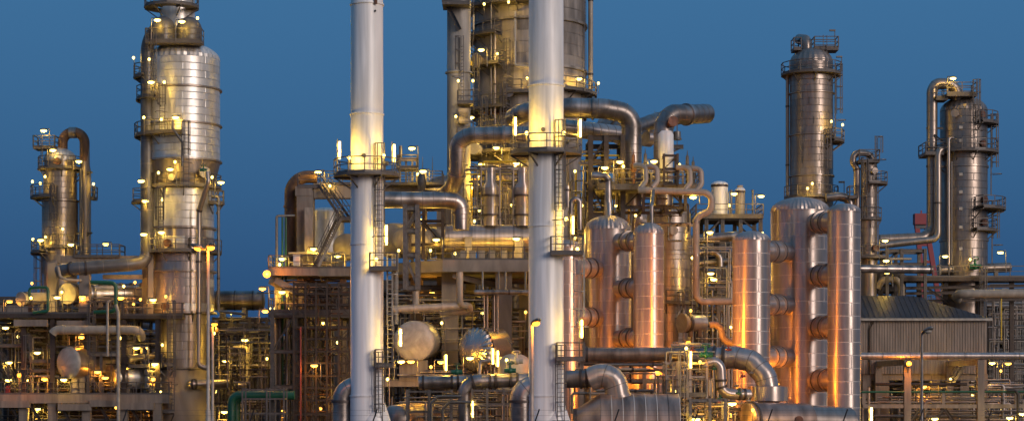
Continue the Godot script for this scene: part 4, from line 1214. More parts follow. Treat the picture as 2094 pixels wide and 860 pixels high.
# ---------------------------------------------------------------- giant column
func giant_column() -> void:
	var d := 195.0
	var cx := 1083.0
	var t := thing("giant_column", "giant stained brown-grey column towering behind the white stack", "column", Vector3(W(cx, 0, d).x, 0, -d))
	shell(t, "shell", cx, d, [[112, -200], [112, 240], [104, 300], [104, 900]], M.stone_b, 64)
	sheets(t, cx, d, 114, -60, 55, 5, 10, [M.stone_a, M.stone_b, M.stone_c])
	sheets(t, cx, d, 113, 58, 148, 4, 10, [M.stone_a, M.stone_b, M.stone_c])
	sheets(t, cx, d, 114, 152, 240, 2, 8, [M.stone_b, M.stone_a], true, 0.003)
	sheets(t, cx, d, 105, 302, 460, 6, 10, [M.stone_a, M.stone_c])
	for y in [56.0, 150.0]: hoop(t, "stiffening_ring", cx, d, 114, y, 5, 5, M.stone_c)
	hoop(t, "stiffening_ring", cx, d, 113, 242, 6, 4, M.rust)
	ring_platform(t, cx, d, 113, 140, 24, 80, 190)
	ring_platform(t, cx, d, 113, 148, 147, 115, 200)
	ring_platform(t, cx, d, 113, 135, 205, 60, 110)
	ring_platform(t, cx, d, 113, 138, 196, -20, 70)
	ring_platform(t, cx, d, 104, 150, 322, 60, 190)
	ring_platform(t, cx, d, 104, 150, 396, 100, 190)
	ring_platform(t, cx, d, 104, 150, 440, 100, 190)
	ring_platform(t, cx, d, 113, 142, 84, 120, 190)
	ring_platform(t, cx, d, 113, 140, 232, 110, 190)
	ring_platform(t, cx, d, 104, 146, 284, 80, 190)
	ladder(t, W(974, 232, d - 5.2), W(0, 149, d).y, 105, true)
	ladder(t, W(990, 320, d - 5.6), W(0, 234, d).y, 100, true)
	ladder(t, W(1048, 440, d - 5.8), W(0, 324, d).y, 92, true)
	pipe_part(t, "side_pipe", [W(1012, 60, d - 5.4), W(1012, 318, d - 5.6), W(1030, 330, d - 5.8)], 0.12, M.aged_c, 1.4, [0.4])
	pipe_part(t, "side_pipe", [W(1004, -20, d - 5.3), W(1004, 235, d - 5.3)], 0.08, M.galv, 1.4, [0.6])
	nozzle(t, W(1042, 190, d - 5.5), Vector3(-0.2, 0, 1), mm(10, d), 0.5, M.aged_a, "manway")
	ladder(t, W(1036, 205, d - 5.6), W(0, 120, d).y, 90, true)
	ladder(t, W(1030, 318, d - 5.6), W(0, 207, d).y, 90, true)
	ladder(t, W(962, 145, d - 5.0), W(0, 26, d).y, 110, true)
	ladder(t, W(950, 440, d - 5.4), W(0, 322, d).y, 110, true)
	ladder(t, W(1197, 190, d - 2.0), W(0, -40, d).y, 20, false)
	nozzle(t, W(981, 126, d - 4.5), Vector3(-0.5, 0, 1), mm(13, d), 0.7, M.aged_a, "manway")
	nozzle(t, W(975, 305, d - 5.6), Vector3(-0.4, 0, 1), mm(12, d), 0.7, M.white_dull, "manway")
	var sg := MB.new()
	sg.box(W(959, 129, d - 6.4), Vector3(0.6, 0.4, 0.04))
	put(sg, "yellow_notice_board", M.yellow, t)
	pipe("side_pipe", "pale pipe hooking along the shell of the giant column", [[1053, 22, 188.9], [1053, 134, 188.9], [1085, 136, 188.6]], 2.6, M.white_dull, 1.6, [0.1])
	pipe("side_pipe", "tall tan pipe standing free of the giant column flank", [[1208, -120, 194], [1208, 182, 194]], 5.0, M.cream, 1.4, [0.4, 0.9])
	pipe("side_pipe", "short pale pipe down the flank of the giant column", [[968, 30, 189.4], [968, 60, 189.4]], 2.2, M.white_dull)
	# pale slender column beside it
	var d2 := 186.0
	t = thing("process_column", "plain pale column half hidden beside the giant column", "column", Vector3(W(938, 0, d2).x, 0, -d2))
	shell(t, "shell", 938, d2, [[24, -200], [24, 900]], M.pale_coat, 40)
	hoop(t, "stiffening_ring", 938, d2, 24, 149, 3, 4, M.pale_coat)
	member(t, "top_bracket", W(906, -8, d2 - 1.2), W(940, 60, d2 - 1.4), 0.5, 0.4, M.steel)
	deck_platform(t, 935, 968, 208, d2 - 2.4, 2.0, "b")
	deck_platform(t, 934, 968, 272, d2 - 2.4, 2.0, "b")
	deck_platform(t, 904, 960, 4, d2 - 2.6, 3.0, "b", 0.2)
	ladder(t, W(945, 205, d2 - 1.5), W(0, 100, d2).y, 150, true)
	for q in [[940.0, 222.0], [940.0, 230.0]]:
		member(t, "duct_box", W(q[0] + 8, q[1], d2 - 1.6), W(q[0] + 8, q[1] + 22, d2 - 1.6), 0.9, 0.7, M.cream, 1)
	lamps("yellow lamp fixed on the giant column", "lamps on the giant column", [[984, 102, 187.6, "work", 1.6], [1017, 110, 189.2, "bulk", 1.4, 8.0], [937, 165, 183.4, "bulk", 1.6, 4.0], [932, 238, 183.4, "bulk", 1.5, 4.0], [963, 240, 188.2, "work", 0.5], [1184, 161, 190.6, "work", 1.2, 8.0], [1224, 170, 193.0, "bulk", 1.0, 3.0], [1078, 160, 188.6, "bulk", 1.6, 7.0], [967, 165, 189.0, "bulk", 1.0, 5.0], [1015, 302, 186.8, "work", 1.0, 16.0], [985, 336, 186.4, "work", 0.2, 12.0], [1056, 334, 186.6, "work", 0.2, 15.0],
		[943, 408, 185.0, "work", 0.4, 7.0], [978, 360, 185.4, "bulk", 1.0, 14.0], [965, 384, 185.6, "bulk", 0.6, 13.0], [1018, 380, 187.0, "bulk", 0.6, 7.0], [990, 8, 188.0, "bulk", 0.8, 5.0], [1040, 4, 188.4, "bulk", 0.8, 5.0], [1046, 420, 185.5, "bulk", 0.8, 14.0], [980, 430, 187.0, "bulk", 0.8, 7.0]], 6.0)
	var bin := thing("collector_bin", "yellow-lit tapered bin between the twin silver cylinders", "bin", W(1035, 410, 187))
	shell(bin, "bin_shell", 1035, 187, [[22, 340], [22, 385], [8, 415]], M.aged_c)
	# twin silver cylinders
	for px in [1003.0, 1069.0]:
		var s := thing("silver_cylinder", "slim silver upright cylinder with a dark girdle, one of a pair", "vessel", W(px, 462, 171.5), "pair of slim silver cylinders")
		shell(s, "shell", px, 171.5, [[2, 342], [10, 343], [10, 372], [17, 382], [17, 398], [14.5, 402], [14.5, 462]], M.clad_c, 28)
		for y in [400.0, 440.0]: hoop(s, "girdle", px, 171.5, 15, y, 4, 3.5, M.band)
		for y in [352.0, 385.0, 390.0, 420.0]: hoop(s, "seam_ring", px, 171.5, 15 if y > 375 else 9, y, 1.4, 3 if y > 375 else 2, M.clad_b)
		for sx in [-19.0, 19.0]: pipe_part(s, "guide_rod", [W(px + sx, 340, 171.5), W(px + sx, 460, 171.5)], 0.07, M.aged_c)
		member(s, "collar", W(px - 21, 345, 171.5), W(px + 21, 345, 171.5), 0.4, 0.2, M.aged_c, 1)
		member(s, "foot", W(px - 21, 445, 171.5), W(px + 21, 445, 171.5), 0.5, 0.12, M.galv, 1)

# ---------------------------------------------------------------- middle: pipes, vessel, concrete table, drums
func middle() -> void:
	var d := 168.0
	pipe("overhead_duct", "silver duct sweeping down from behind the white stack in an S", [[1110, 274, 166.0], [960, 276, 167.0], [936, 290, 167.5], [934, 372, 168.0], [912, 398, 170.5], [870, 402, 173.0]], 17.0, M.duct, 2.4, [0.2, 0.62], 0.8, "", false, M.duct)
	pipe("overhead_duct", "silver duct running out from behind the white stack and bending down", [[752, 408, 164.0], [905, 409, 165.0], [943, 412, 165.5], [943, 470, 165.5]], 17.0, M.duct, 2.2, [0.86], 0.9, "", false, M.duct)
	pipe("overhead_duct", "grey duct arching up behind the S-shaped duct", [[925, 376, 178.0], [900, 376, 178.0], [872, 392, 178.0], [868, 430, 178.0]], 18.0, M.duct, 2.2, [], 0.9)
	var t := thing("pressure_drum", "long blue-grey steel drum lying behind the deck railing", "drum", W(1000, 540, d + 4))
	drum(t, W(912, 487, d + 4), W(1110, 487, d + 4), mm(28, d + 4), M.clad_a, 0.22, 0, 0)
	for px in [918.0, 965.0, 1010.0, 1050.0]:
		var rb := MB.new()
		rb.tube([W(px, 487, d + 4), W(px + 1.4, 487, d + 4)], mm(28.6, d + 4), 36)
		put(rb, "seam_band", M.duct, t)
	for px in [958.0, 1060.0]:
		var sb := MB.new()
		sb.box(W(px, 510, d + 3.4), Vector3(0.6, mm(50, d), 1.8))
		put(sb, "saddle", M.cream, t)
	# rounded cream drums behind the first stack's ladder
	t = thing("pressure_drum", "pale drum with a domed end behind the upright tube lamp", "drum", W(815, 540, 173))
	drum(t, W(800, 492, 173), W(880, 492, 178), mm(36, 173), M.cream, 0.45)
	t = thing("pressure_drum", "yellow-lit drum squeezed between two pale guide posts", "drum", W(860, 540, 171))
	drum(t, W(826, 492, 170.4), W(900, 494, 176), mm(27, 171), M.cream, 0.5)
	# concrete table
	t = thing("concrete_table", "broad concrete table on thick piers behind the two white stacks", "platform", Vector3(W(960, 0, d).x, 0, -d))
	var dk := MB.new()
	var y0 := W(0, 531, d).y
	var y1 := W(0, 555, d).y
	var outline := [W(905, 0, d), W(1100, 0, d), W(1100, 0, d + 14), W(800, 0, d + 14), W(800, 0, d + 5), W(862, 0, d + 1.5)]
	for i in outline.size():
		var a: Vector3 = outline[i]
		var b: Vector3 = outline[(i + 1) % outline.size()]
		var nn := Vector3(-(b.z - a.z), 0, b.x - a.x).normalized()
		dk.face(Vector3(a.x, y1, a.z), Vector3(b.x, y1, b.z), Vector3(b.x, y0, b.z), Vector3(a.x, y0, a.z), nn)
	for yy in [y0, y1]:
		var nn := Vector3.UP if yy == y0 else Vector3.DOWN
		for i in range(1, outline.size() - 1):
			var ids := []
			for q in [outline[0], outline[i], outline[i + 1]]: ids.append(dk.vert(Vector3(q.x, yy, q.z), nn))
			dk.tri(ids[0], ids[1], ids[2])
	var dkn := put(dk, "table_slab", M.concrete_light, t)
	var rb2 := MB.new()
	var pts := []
	for i in 12: pts.append(W(862, 531, d + 1.6).lerp(W(905, 531, d + 0.08), i / 3.0) if i < 3 else W(905 + (i - 3) * 24, 531, d + 0.08))
	rails(rb2, pts)
	put(rb2, "railing", M.rail, dkn)
	for q in [[918.0, 3.2, 34.0], [1030.0, 1.6, 34.0], [958.0, 9.0, 20.0], [842.0, 9.0, 26.0], [1075.0, 9.0, 26.0]]:
		member(t, "pier", Vector3(W(q[0], 0, d).x, 0, -d - q[1]), Vector3(W(q[0], 0, d).x, y1, -d - q[1]), mm(q[2], d), 1.6, M.concrete_light, 1)
	for q in [[790.0, 830.0, 585.0], [830.0, 925.0, 588.0], [940.0, 1085.0, 575.0]]:
		member(t, "under_beam", W(q[0], q[2], d + 4), W(q[1], q[2], d + 4), 0.5, 0.45, M.steel_brown)
	member(t, "under_beam", W(925, 562, d + 1), W(1085, 600, d + 5), 0.4, 0.5, M.concrete)
	deck_platform(t, 790, 862, 692, d + 8, 3.0, "", 0.3, M.concrete)
	deck_platform(t, 785, 862, 778, d - 2, 6.0, "b", mm(12, d), M.concrete, "floor")
	deck_platform(t, 862, 1085, 778, d, 6.0, "b", 0.3, M.concrete, "floor")
	# yellow boxes along the railing
	for px in [948.0, 966.0, 985.0, 1006.0, 1030.0, 1058.0]:
		var c := thing("instrument_box", "yellow-lit instrument box behind the concrete table railing", "box", W(px, 531, d + 1.4), "instrument boxes on the table")
		var cb := MB.new()
		cb.box(W(px, 522, d + 1.4), Vector3(0.55, 0.75, 0.4))
		cb.box(W(px, 512.5, d + 1.4), Vector3(0.62, 0.06, 0.46))
		put(cb, "box_body", M.cream, c)
	# guide posts
	frame("pair of tall pale guide posts in front of the drums", [828, 853], [425, 470, 520, 588], 163.0, [0.0, 2.2], M.galv, 0.34, true, 418, "", W(0, 592, 163).y)
	frame("dark steel frame behind the tall guide posts", [838, 866, 905], [420, 452, 500], 169.0, [0.0, 4.0], M.steel_brown, 0.26, true, 416, "", W(0, 531, 169).y)
	# cream pipes under the table
	pipe("cream_pipe", "cream pipe loop slung under the concrete table", [[800, 632, 164.0], [880, 628, 165.0], [958, 624, 166.0], [962, 634, 166.5], [900, 640, 167.0]], 7.5, M.cream, 1.4, [0.2, 0.45], 0, "", false, M.cream)
	pipe("cream_pipe", "cream pipe dropping from the concrete table into the loop", [[940, 556, 165.5], [940, 622, 165.5], [955, 626, 165.8]], 7.0, M.cream, 1.0)
	pipe("cream_pipe", "tapering cream pipe behind the caged stack ladder", [[850, 590, 167.0], [850, 640, 167.0]], 7.0, M.cream)
	pipe("steel_pipe", "brown pipe crossing in front of the thick concrete pier", [[970, 597, 163.0], [1100, 597, 163.0]], 5.0, M.duct, 1.2, [0.55])
	for i in 7:
		pipe("conduit", "thin brown conduit strapped to the thick concrete pier", [[990 + [0, 4, 7, 18, 21, 24, 28][i], 790, 163.6], [990 + [0, 4, 7, 18, 21, 24, 28][i], 603, 163.6]], 1.3, [M.aged_c, M.steel_brown][i % 2], 1.2, [], 0, "conduits on the concrete pier")
	for px in [987.0, 1020.0, 1034.0, 1075.0]:
		pipe("hanger_pipe", "short pipe hanging below the concrete table edge", [[px, 556, 167.0], [px, 592, 166.0]], 2.2, M.aged_c, 1.2, [], 0, "pipes hanging below the table")
	# big round drum ends
	t = thing("pressure_drum", "big smooth cream drum end glowing beside the tube lamp", "drum", W(845, 778, 163))
	drum(t, W(846, 697, 164.6), W(868, 697, 174), mm(42, 164), M.white_dull, 0.28)
	var sb3 := MB.new()
	sb3.box(W(846, 757, 166.5), Vector3(2.4, mm(42, 166), 1.2))
	put(sb3, "saddle", M.concrete, t)
	t = thing("pressure_drum", "foil-wrapped drum end with radiating creases", "drum", W(970, 778, 165))
	drum(t, W(974, 714, 163.4), W(1012, 714, 165.4), mm(46, 164), M.foil, 0.36, 26)
	sb3 = MB.new()
	sb3.box(W(985, 768, 168), Vector3(1.2, mm(30, 168), 1.2))
	put(sb3, "saddle", M.concrete_light, t)
	# dark flanged main near the ground
	pipe("steel_main", "dark flanged steel main running towards the white stack foot", [[856, 782, 151.0], [932, 781, 151.0], [1090, 776, 151.5]], 14.0, M.duct, 1.2, [0.04, 0.29, 0.34, 0.62, 0.67, 0.8, 0.86])
	pipe("steel_main", "dark steel branch bending down from the flanged main", [[985, 779, 149.6], [950, 780, 149.6], [950, 930, 149.6]], 15.0, M.duct, 1.5, [0.1])
	t = thing("blower_hood", "grey domed duct hood behind the low pipe bents", "duct", W(840, 930, 152))
	drum(t, W(806, 862, 150), W(880, 852, 158), mm(34, 152), M.duct, 0.5)
	frame("low grey pipe bents beside the white stack by the stair", [832, 876, 922], [800, 842], 147.0, [0.0, 2.5], M.galv, 0.14, false, 796)
	frame("low grey pipe bents under the flanged main", [965, 996, 1030, 1062], [798, 826], 148.0, [0.0, 3.0], M.galv, 0.15, true, 794)
	for q in [[882.0, 800.0], [905.0, 812.0]]:
		pipe("vent_pipe", "pale swan-neck pipe beside the low pipe bents", [[q[0], 925, 146.0], [q[0], q[1] + 24, 146.0], [q[0] + 14, q[1] + 10, 146.0], [q[0] + 60, q[1] + 10, 146.0]], 3.0, M.galv, 1.6, [], 0, "swan-neck pipes by the bents")
	valve("green motor valve on the dark flanged main", W(934, 760, 150.0), 0.42, M.green)
	valve("green motor valve cluster beside the white stack foot", W(1043, 757, 150.0), 0.45, M.green)
	valve("pale valve behind the green motor valve cluster", W(1056, 738, 151.0), 0.5, M.white_dull)
	pipe("vent_pipe", "small bent pale pipe over the flanged main", [[980, 765, 150.5], [982, 738, 150.5], [1006, 737, 150.5]], 4.0, M.aged_c, 1.4)
	t = thing("domed_tank", "low pale domed tank behind the green valves", "tank", W(1050, 780, 156))
	shell(t, "shell", 1052, 156, [[34, 745], [34, 800]], M.white_dull)
	head(t, "domed_head", 1052, 156, 34, 745, 722, M.white_dull, 22)
	lamps("upright tube lamp below the concrete table", "tube lamps below the concrete table", [[912, 741, 152.5, "tube", 2.0], [1008, 728, 152.0, "tube", 1.8], [1018, 733, 152.6, "tube", 1.8], [790, 486, 168.0, "tube", 1.6]], 7.0)
	lamps("yellow lamp below the concrete table", "lamps below the concrete table", [[820, 739, 160.5, "work", 1.6], [840, 739, 161.0, "work", 1.6], [902, 740, 160.0, "work", 1.6], [881, 750, 161.0, "bulk", 1.0], [961, 732, 161.0, "work", 1.4], [1024, 733, 158.0, "bulk", 0.8], [1036, 736, 150.8, "bulk", 1.0], [966, 836, 148.0, "tube", 0.8], [1075, 638, 164.5, "bulk", 1.0, 4.0], [903, 660, 168.0, "bulk", 1.0, 4.0], [792, 775, 162.0, "bulk", 0.6], [986, 640, 175.0, "bulk", 1.0, 5.0], [880, 600, 176.0, "bulk", 1.0, 5.0]], 6.0)
	lamps("yellow lamp on the broad concrete table", "lamps on the broad concrete table", [[892, 490, 168.8, "work", 1.8, 5.0], [1056, 488, 168.4, "work", 1.8, 6.0], [930, 518, 170.0, "bulk", 0.4, 5.0], [985, 520, 170.0, "bulk", 0.4, 6.0], [1030, 520, 170.0, "bulk", 0.4, 6.0], [880, 512, 171.0, "bulk", 0.6, 7.0], [815, 512, 168.0, "bulk", 0.6, 7.0], [860, 450, 172.5, "bulk", 0.6, 6.0], [970, 452, 180.0, "bulk", 0.6, 8.0]], 6.0)
	piping("small pipe behind the concrete table piers", "riser behind the concrete table piers", "small pipes behind the piers", 790, 1085, 600, 770, 170.0, 182.0, 30, 22, 0.16)
	piping("small pipe on the floor below the round drum ends", "riser on the floor below the round drum ends", "small pipes below the round drums", 790, 1085, 745, 776, 165.0, 172.0, 14, 8, 0.1)
	piping("thin pipe at ground level under the flanged main", "short riser under the flanged main", "thin pipes under the flanged main", 800, 1080, 800, 868, 151.0, 160.0, 22, 8, 0.1)
	piping("thin pipe on the scaffold behind the silver cylinders", "thin riser on the scaffold behind the silver cylinders", "thin pipes behind the silver cylinders", 945, 1085, 330, 455, 178.0, 186.0, 12, 10, 0.1, [M.cream, M.galv, M.yellow])
	# rooftop fittings on the concrete portal beam behind the first stack
	t = thing("lamp_gantry", "small pale gantry of posts and beams over the portal beam", "gantry", W(842, 375, 173))
	for px in [818.0, 830.0, 843.0, 852.0]:
		member(t, "gantry_post", W(px, 375, 173.0 if px < 835 else 174), W(px, 322, 173.0 if px < 835 else 174), 0.16, 0.16, M.cream)
	for y in [342.0, 326.0]:
		member(t, "gantry_beam", W(814, y, 172.8), W(853, y, 172.8), 0.2, 0.3, M.cream)
	deck_platform(t, 812, 854, 342, 172.6, 2.0, "b")
	member(t, "mast", W(819, 322, 173), W(819, 298, 173), 0.3, 0.3, M.galv, 2)
	t = thing("pulley_block", "small dark motor housing beside the grey duct arch", "machine", W(862, 390, 172))
	var pb := MB.new()
	pb.lathe(W(862, 372, 172), [Vector2(0, 0.75), Vector2(0.3, 0.7), Vector2(0.36, 0.3), Vector2(0.36, -0.6), Vector2(0.2, -0.8)], 18)
	pb.box(W(862, 384, 172), Vector3(0.5, 0.7, 0.5))
	put(pb, "housing", M.galv, t)
	lamps("lamp on the roof walkway of the concrete portal", "lamps on the portal walkway", [[842, 303, 172.4, "work", 1.6, 4.0], [865, 350, 172.4, "work", 1.0, 5.0], [854, 356, 172.4, "bulk", 0.8, 5.0]], 5.0)
	for px in [864.0, 884.0]:
		var ms := thing("lightning_rod", "thin lightning rod over the portal walkway", "mast", W(px, 375, 173.5), "rods over the portal walkway")
		var mb := MB.new()
		mb.lathe(W(px, 375, 173.5), [Vector2(0.01, 2.4), Vector2(0.03, 1.6), Vector2(0.05, 0)], 8)
		put(mb, "rod", M.rail, ms)

# ---------------------------------------------------------------- overhead ducts and their steel tower
func ducts() -> void:
	var d := 172.0
	pipe("overhead_duct", "great silver duct arching down beside the white stack", [[1052, 240, 176.0], [1075, 228, 173.0], [1160, 220, 171.0], [1235, 222, 171.0], [1292, 232, 171.5], [1292, 420, 172.0]], 20.0, M.duct, 2.2, [0.46], 0.75, "", false, M.duct)
	pipe("overhead_duct", "lower silver duct slanting under the great arched duct", [[1110, 256, 173.0], [1180, 264, 174.5], [1270, 275, 178.0], [1330, 283, 180.0]], 18.0, M.clad_c, 1.4, [0.7], 0.9, "", false, M.duct)
	pipe("overhead_duct", "grey duct crossing low behind the arched duct", [[1230, 252, 181.0], [1262, 262, 180.0], [1320, 282, 178.0]], 15.0, M.duct, 1.4, [0.3], 0.9)
	pipe("overhead_duct", "fat grey duct passing behind both tall bends", [[1300, 262, 178.0], [1345, 245, 180.0], [1405, 236, 181.0]], 16.0, M.duct, 1.4, [], 0.9)
	var stick := pipe("overhead_duct", "great silver duct bent like a walking stick, closed at its round end", [[1357, 420, 170.0], [1357, 258, 170.0], [1372, 232, 170.5], [1402, 234, 171.5], [1446, 232, 174.0]], 20.0, M.duct, 1.6, [0.76], 0.75, "", false, M.duct)
	var t := stick
	nozzle(t, W(1371, 252, 169.6), Vector3(0.25, 0.1, 1), mm(11, 169), 0.8, M.rust, "blind_flange")
	t = thing("duct_sleeve", "white painted sleeve around the foot of the walking-stick duct", "duct", W(1361, 420, 169))
	shell(t, "sleeve_shell", 1361, 169.6, [[13, 268], [17, 275], [17, 322], [15, 326], [15, 372]], M.white, 28)
	t = thing("chain_hoist", "grey chain hoist hanging under the walking-stick duct", "hoist", W(1385, 290, 170.5))
	var hb := MB.new()
	hb.lathe(W(1385, 276, 170.5), [Vector2(0.1, 0.35), Vector2(0.32, 0.3), Vector2(0.34, -0.2), Vector2(0.4, -0.3), Vector2(0.38, -0.42), Vector2(0.0, -0.45)], 16)
	put(hb, "hoist_body", M.galv, t)
	hb = MB.new()
	hb.bar(W(1385, 287, 170.5), W(1385, 300, 170.5), 0.06)
	hb.bar(W(1385, 254, 170.5), W(1385, 268, 170.5), 0.08)
	put(hb, "chain", M.rail, t)
	t = thing("bracket_arm", "dark bracket arm jutting out under the chain hoist", "bracket", W(1385, 306, 170.4))
	member(t, "arm", W(1366, 300, 170.4), W(1398, 300, 170.4), 0.3, 0.34, M.steel)
	member(t, "strut", W(1366, 314, 170.4), W(1390, 303, 170.4), 0.15, 0.15, M.steel)
	# steel tower
	frame("dark steel tower carrying the great arched duct", [1208, 1240, 1274], [282, 330, 380, 440], 169.0, [0.0, 6.0], M.steel_brown, 0.42, true, 276)
	frame("steel trestle under the gooseneck header platform", [1276, 1316, 1362, 1402], [384, 424], 169.5, [0.0, 5.0], M.steel_brown, 0.26, true, 378, "", W(0, 432, 169.5).y)
	t = thing("header_platform", "railed platform holding four gooseneck relief pipes", "platform", W(1320, 384, 168))
	deck_platform(t, 1220, 1332, 379, 167.6, 8.0, "", 0.35)
	deck_platform(t, 1332, 1432, 379, 168.2, 7.0, "", 0.35)
	frame("small cross-braced steel stand round the walking-stick duct", [1358, 1386], [318, 345, 376], 167.4, [0.0, 2.2], M.steel_brown, 0.2, true, 314, "", W(0, 379, 168).y)
	for q in [[1316.0, 1297.0, 338.0, 384.0], [1340.0, 1322.0, 340.0, 384.0], [1407.0, 1384.0, 342.0, 388.0], [1430.0, 1407.0, 344.0, 390.0]]:
		pipe("gooseneck_pipe", "cream gooseneck relief pipe hooking over the platform railing", [[q[1], q[2], 167.0], [q[0] - 8, q[2], 166.8], [q[0] + 4, q[2] + 4, 166.6], [q[0] + 5, q[3] - 14, 166.4], [q[0] - 6, q[3], 166.2]], 5.6, M.cream, 1.6, [], 0, "four gooseneck relief pipes")
	for q in [[1296.0, 320.0], [1320.0, 318.0], [1406.0, 322.0], [1418.0, 334.0]]:
		var rv := thing("relief_valve", "slim relief valve with a spindle on the gooseneck platform", "valve", W(q[0], 379, 168.6), "relief valves on the gooseneck platform")
		var mb := MB.new()
		mb.lathe(W(q[0], q[1] + 16, 168.6), [Vector2(0.02, 1.3), Vector2(0.05, 0.9), Vector2(0.13, 0.8), Vector2(0.15, 0.1), Vector2(0.24, 0.0), Vector2(0.26, -0.5), Vector2(0.16, -0.7), Vector2(0.14, -1.8)], 14)
		put(mb, "valve_body", M.rust if q[0] < 1300 else M.steel, rv)
	pipe("cream_header", "long cream header pipe stepping down to the silver vessels", [[1305, 388, 166.2], [1442, 393, 166.2], [1456, 402, 166.2], [1455, 430, 166.3], [1424, 444, 166.5], [1424, 606, 166.8], [1434, 616, 166.8], [1512, 616, 166.8]], 7.0, M.cream, 2.0, [0.47, 0.62, 0.72], 0, "", false, M.aged_c)
	pipe("steel_pipe", "brown pipe elbow dropping in front of the steel tower", [[1210, 359, 166.4], [1238, 360, 166.4], [1244, 368, 166.4], [1244, 520, 166.4]], 7.5, M.duct, 1.6, [0.2])
	pipe("steel_pipe", "grey pipe hairpin beside the caged stack ladder", [[1168, 440, 165.0], [1168, 412, 165.0], [1178, 404, 165.0], [1186, 412, 165.0], [1186, 470, 165.0]], 5.0, M.duct, 1.4)
	pipe("steel_pipe", "upright silver pipe in the steel tower bay", [[1160, 380, 168.0], [1160, 424, 168.0]], 7.0, M.duct, 1.4, [0.2])
	piping("thin pipe on the gooseneck platform", "thin riser through the gooseneck platform", "thin pipes on the gooseneck platform", 1240, 1425, 345, 376, 168.6, 172.5, 10, 0, 0.08)
	piping("pipe in the bays of the dark steel tower", "riser in the bays of the dark steel tower", "pipes in the steel tower", 1160, 1300, 300, 520, 171.0, 178.0, 20, 14, 0.15, [M.galv, M.cream, M.aged_b, M.yellow])
	piping("pipe crossing under the gooseneck platform", "riser under the gooseneck platform", "pipes under the gooseneck platform", 1290, 1420, 395, 462, 171.0, 178.0, 6, 0, 0.13)
	lamps("yellow lamp on the gooseneck platform", "lamps on the gooseneck platform", [[1268, 331, 167.4, "work", 1.8, 6.0], [1275, 340, 167.6, "bulk", 1.4, 6.0], [1237, 343, 167.2, "work", 1.2, 5.0], [1338, 330, 167.2, "work", 1.6, 7.0], [1390, 337, 167.4, "bulk", 1.2, 4.0], [1418, 403, 166.6, "work", 0.6, 5.0]], 6.0)
	lamps("yellow lamp in the dark steel tower bays", "lamps in the steel tower", [[1190, 420, 170.0, "bulk", 0.6, 9.0], [1228, 450, 170.0, "bulk", 0.6, 7.0], [1176, 350, 172.0, "bulk", 0.6, 7.0], [1260, 420, 172.0, "bulk", 0.6, 6.0], [1240, 320, 175.0, "bulk", 0.6, 6.0], [1176, 486, 168.0, "bulk", 0.6, 9.0], [1300, 440, 175.0, "bulk", 0.6, 4.0]], 6.0)

# ---------------------------------------------------------------- clad vessels and what stands before them
func clad_vessel(label: String, cx: float, d: float, hw: float, rim: float, top: float, rows: int, cols: int, mats: Array, head_mat: Material) -> Node3D:
	var t := thing("clad_vessel", label, "vessel", Vector3(W(cx, 0, d).x, 0, -d))
	var foot := HY + EYE * F / d
	shell(t, "shell", cx, d, [[hw - 0.5, rim], [hw - 0.5, foot]], M.seam, 48)
	sheets(t, cx, d, hw - 0.5, rim + 1, foot, rows, cols, mats)
	head(t, "domed_head", cx, d, hw + 0.6, rim, top, head_mat, int(hw * 0.75))
	hoop(t, "head_rim", cx, d, hw, rim + 1, 2.0, 1.0, head_mat)
	return t
func bellows(label: String, a: Vector3, b: Vector3, r: float) -> void:
	var t := thing("bellows_joint", label, "pipe joint", a - Vector3(0, r, 0), "bellows joints between clad vessels")
	var mb := MB.new()
	mb.tube([a, b], r * 0.9, 28)
	put(mb, "sleeve", M.clad_c, t)
	var dir := (b - a).normalized()
	var l := (b - a).length()
	for e in [0.34, 0.62]:
		var q: Vector3 = a + dir * l * e
		var fb := MB.new()
		fb.tube([q - dir * 0.17, q + dir * 0.17], r * 1.07, 28)
		put(fb, "ring", M.band, t)
		for s in [-0.2, 0.2]:
			fb = MB.new()
			fb.tube([q + dir * (s - 0.03), q + dir * (s + 0.03)], r * 1.08, 28)
			put(fb, "flange_plate", M.clad_b, t)
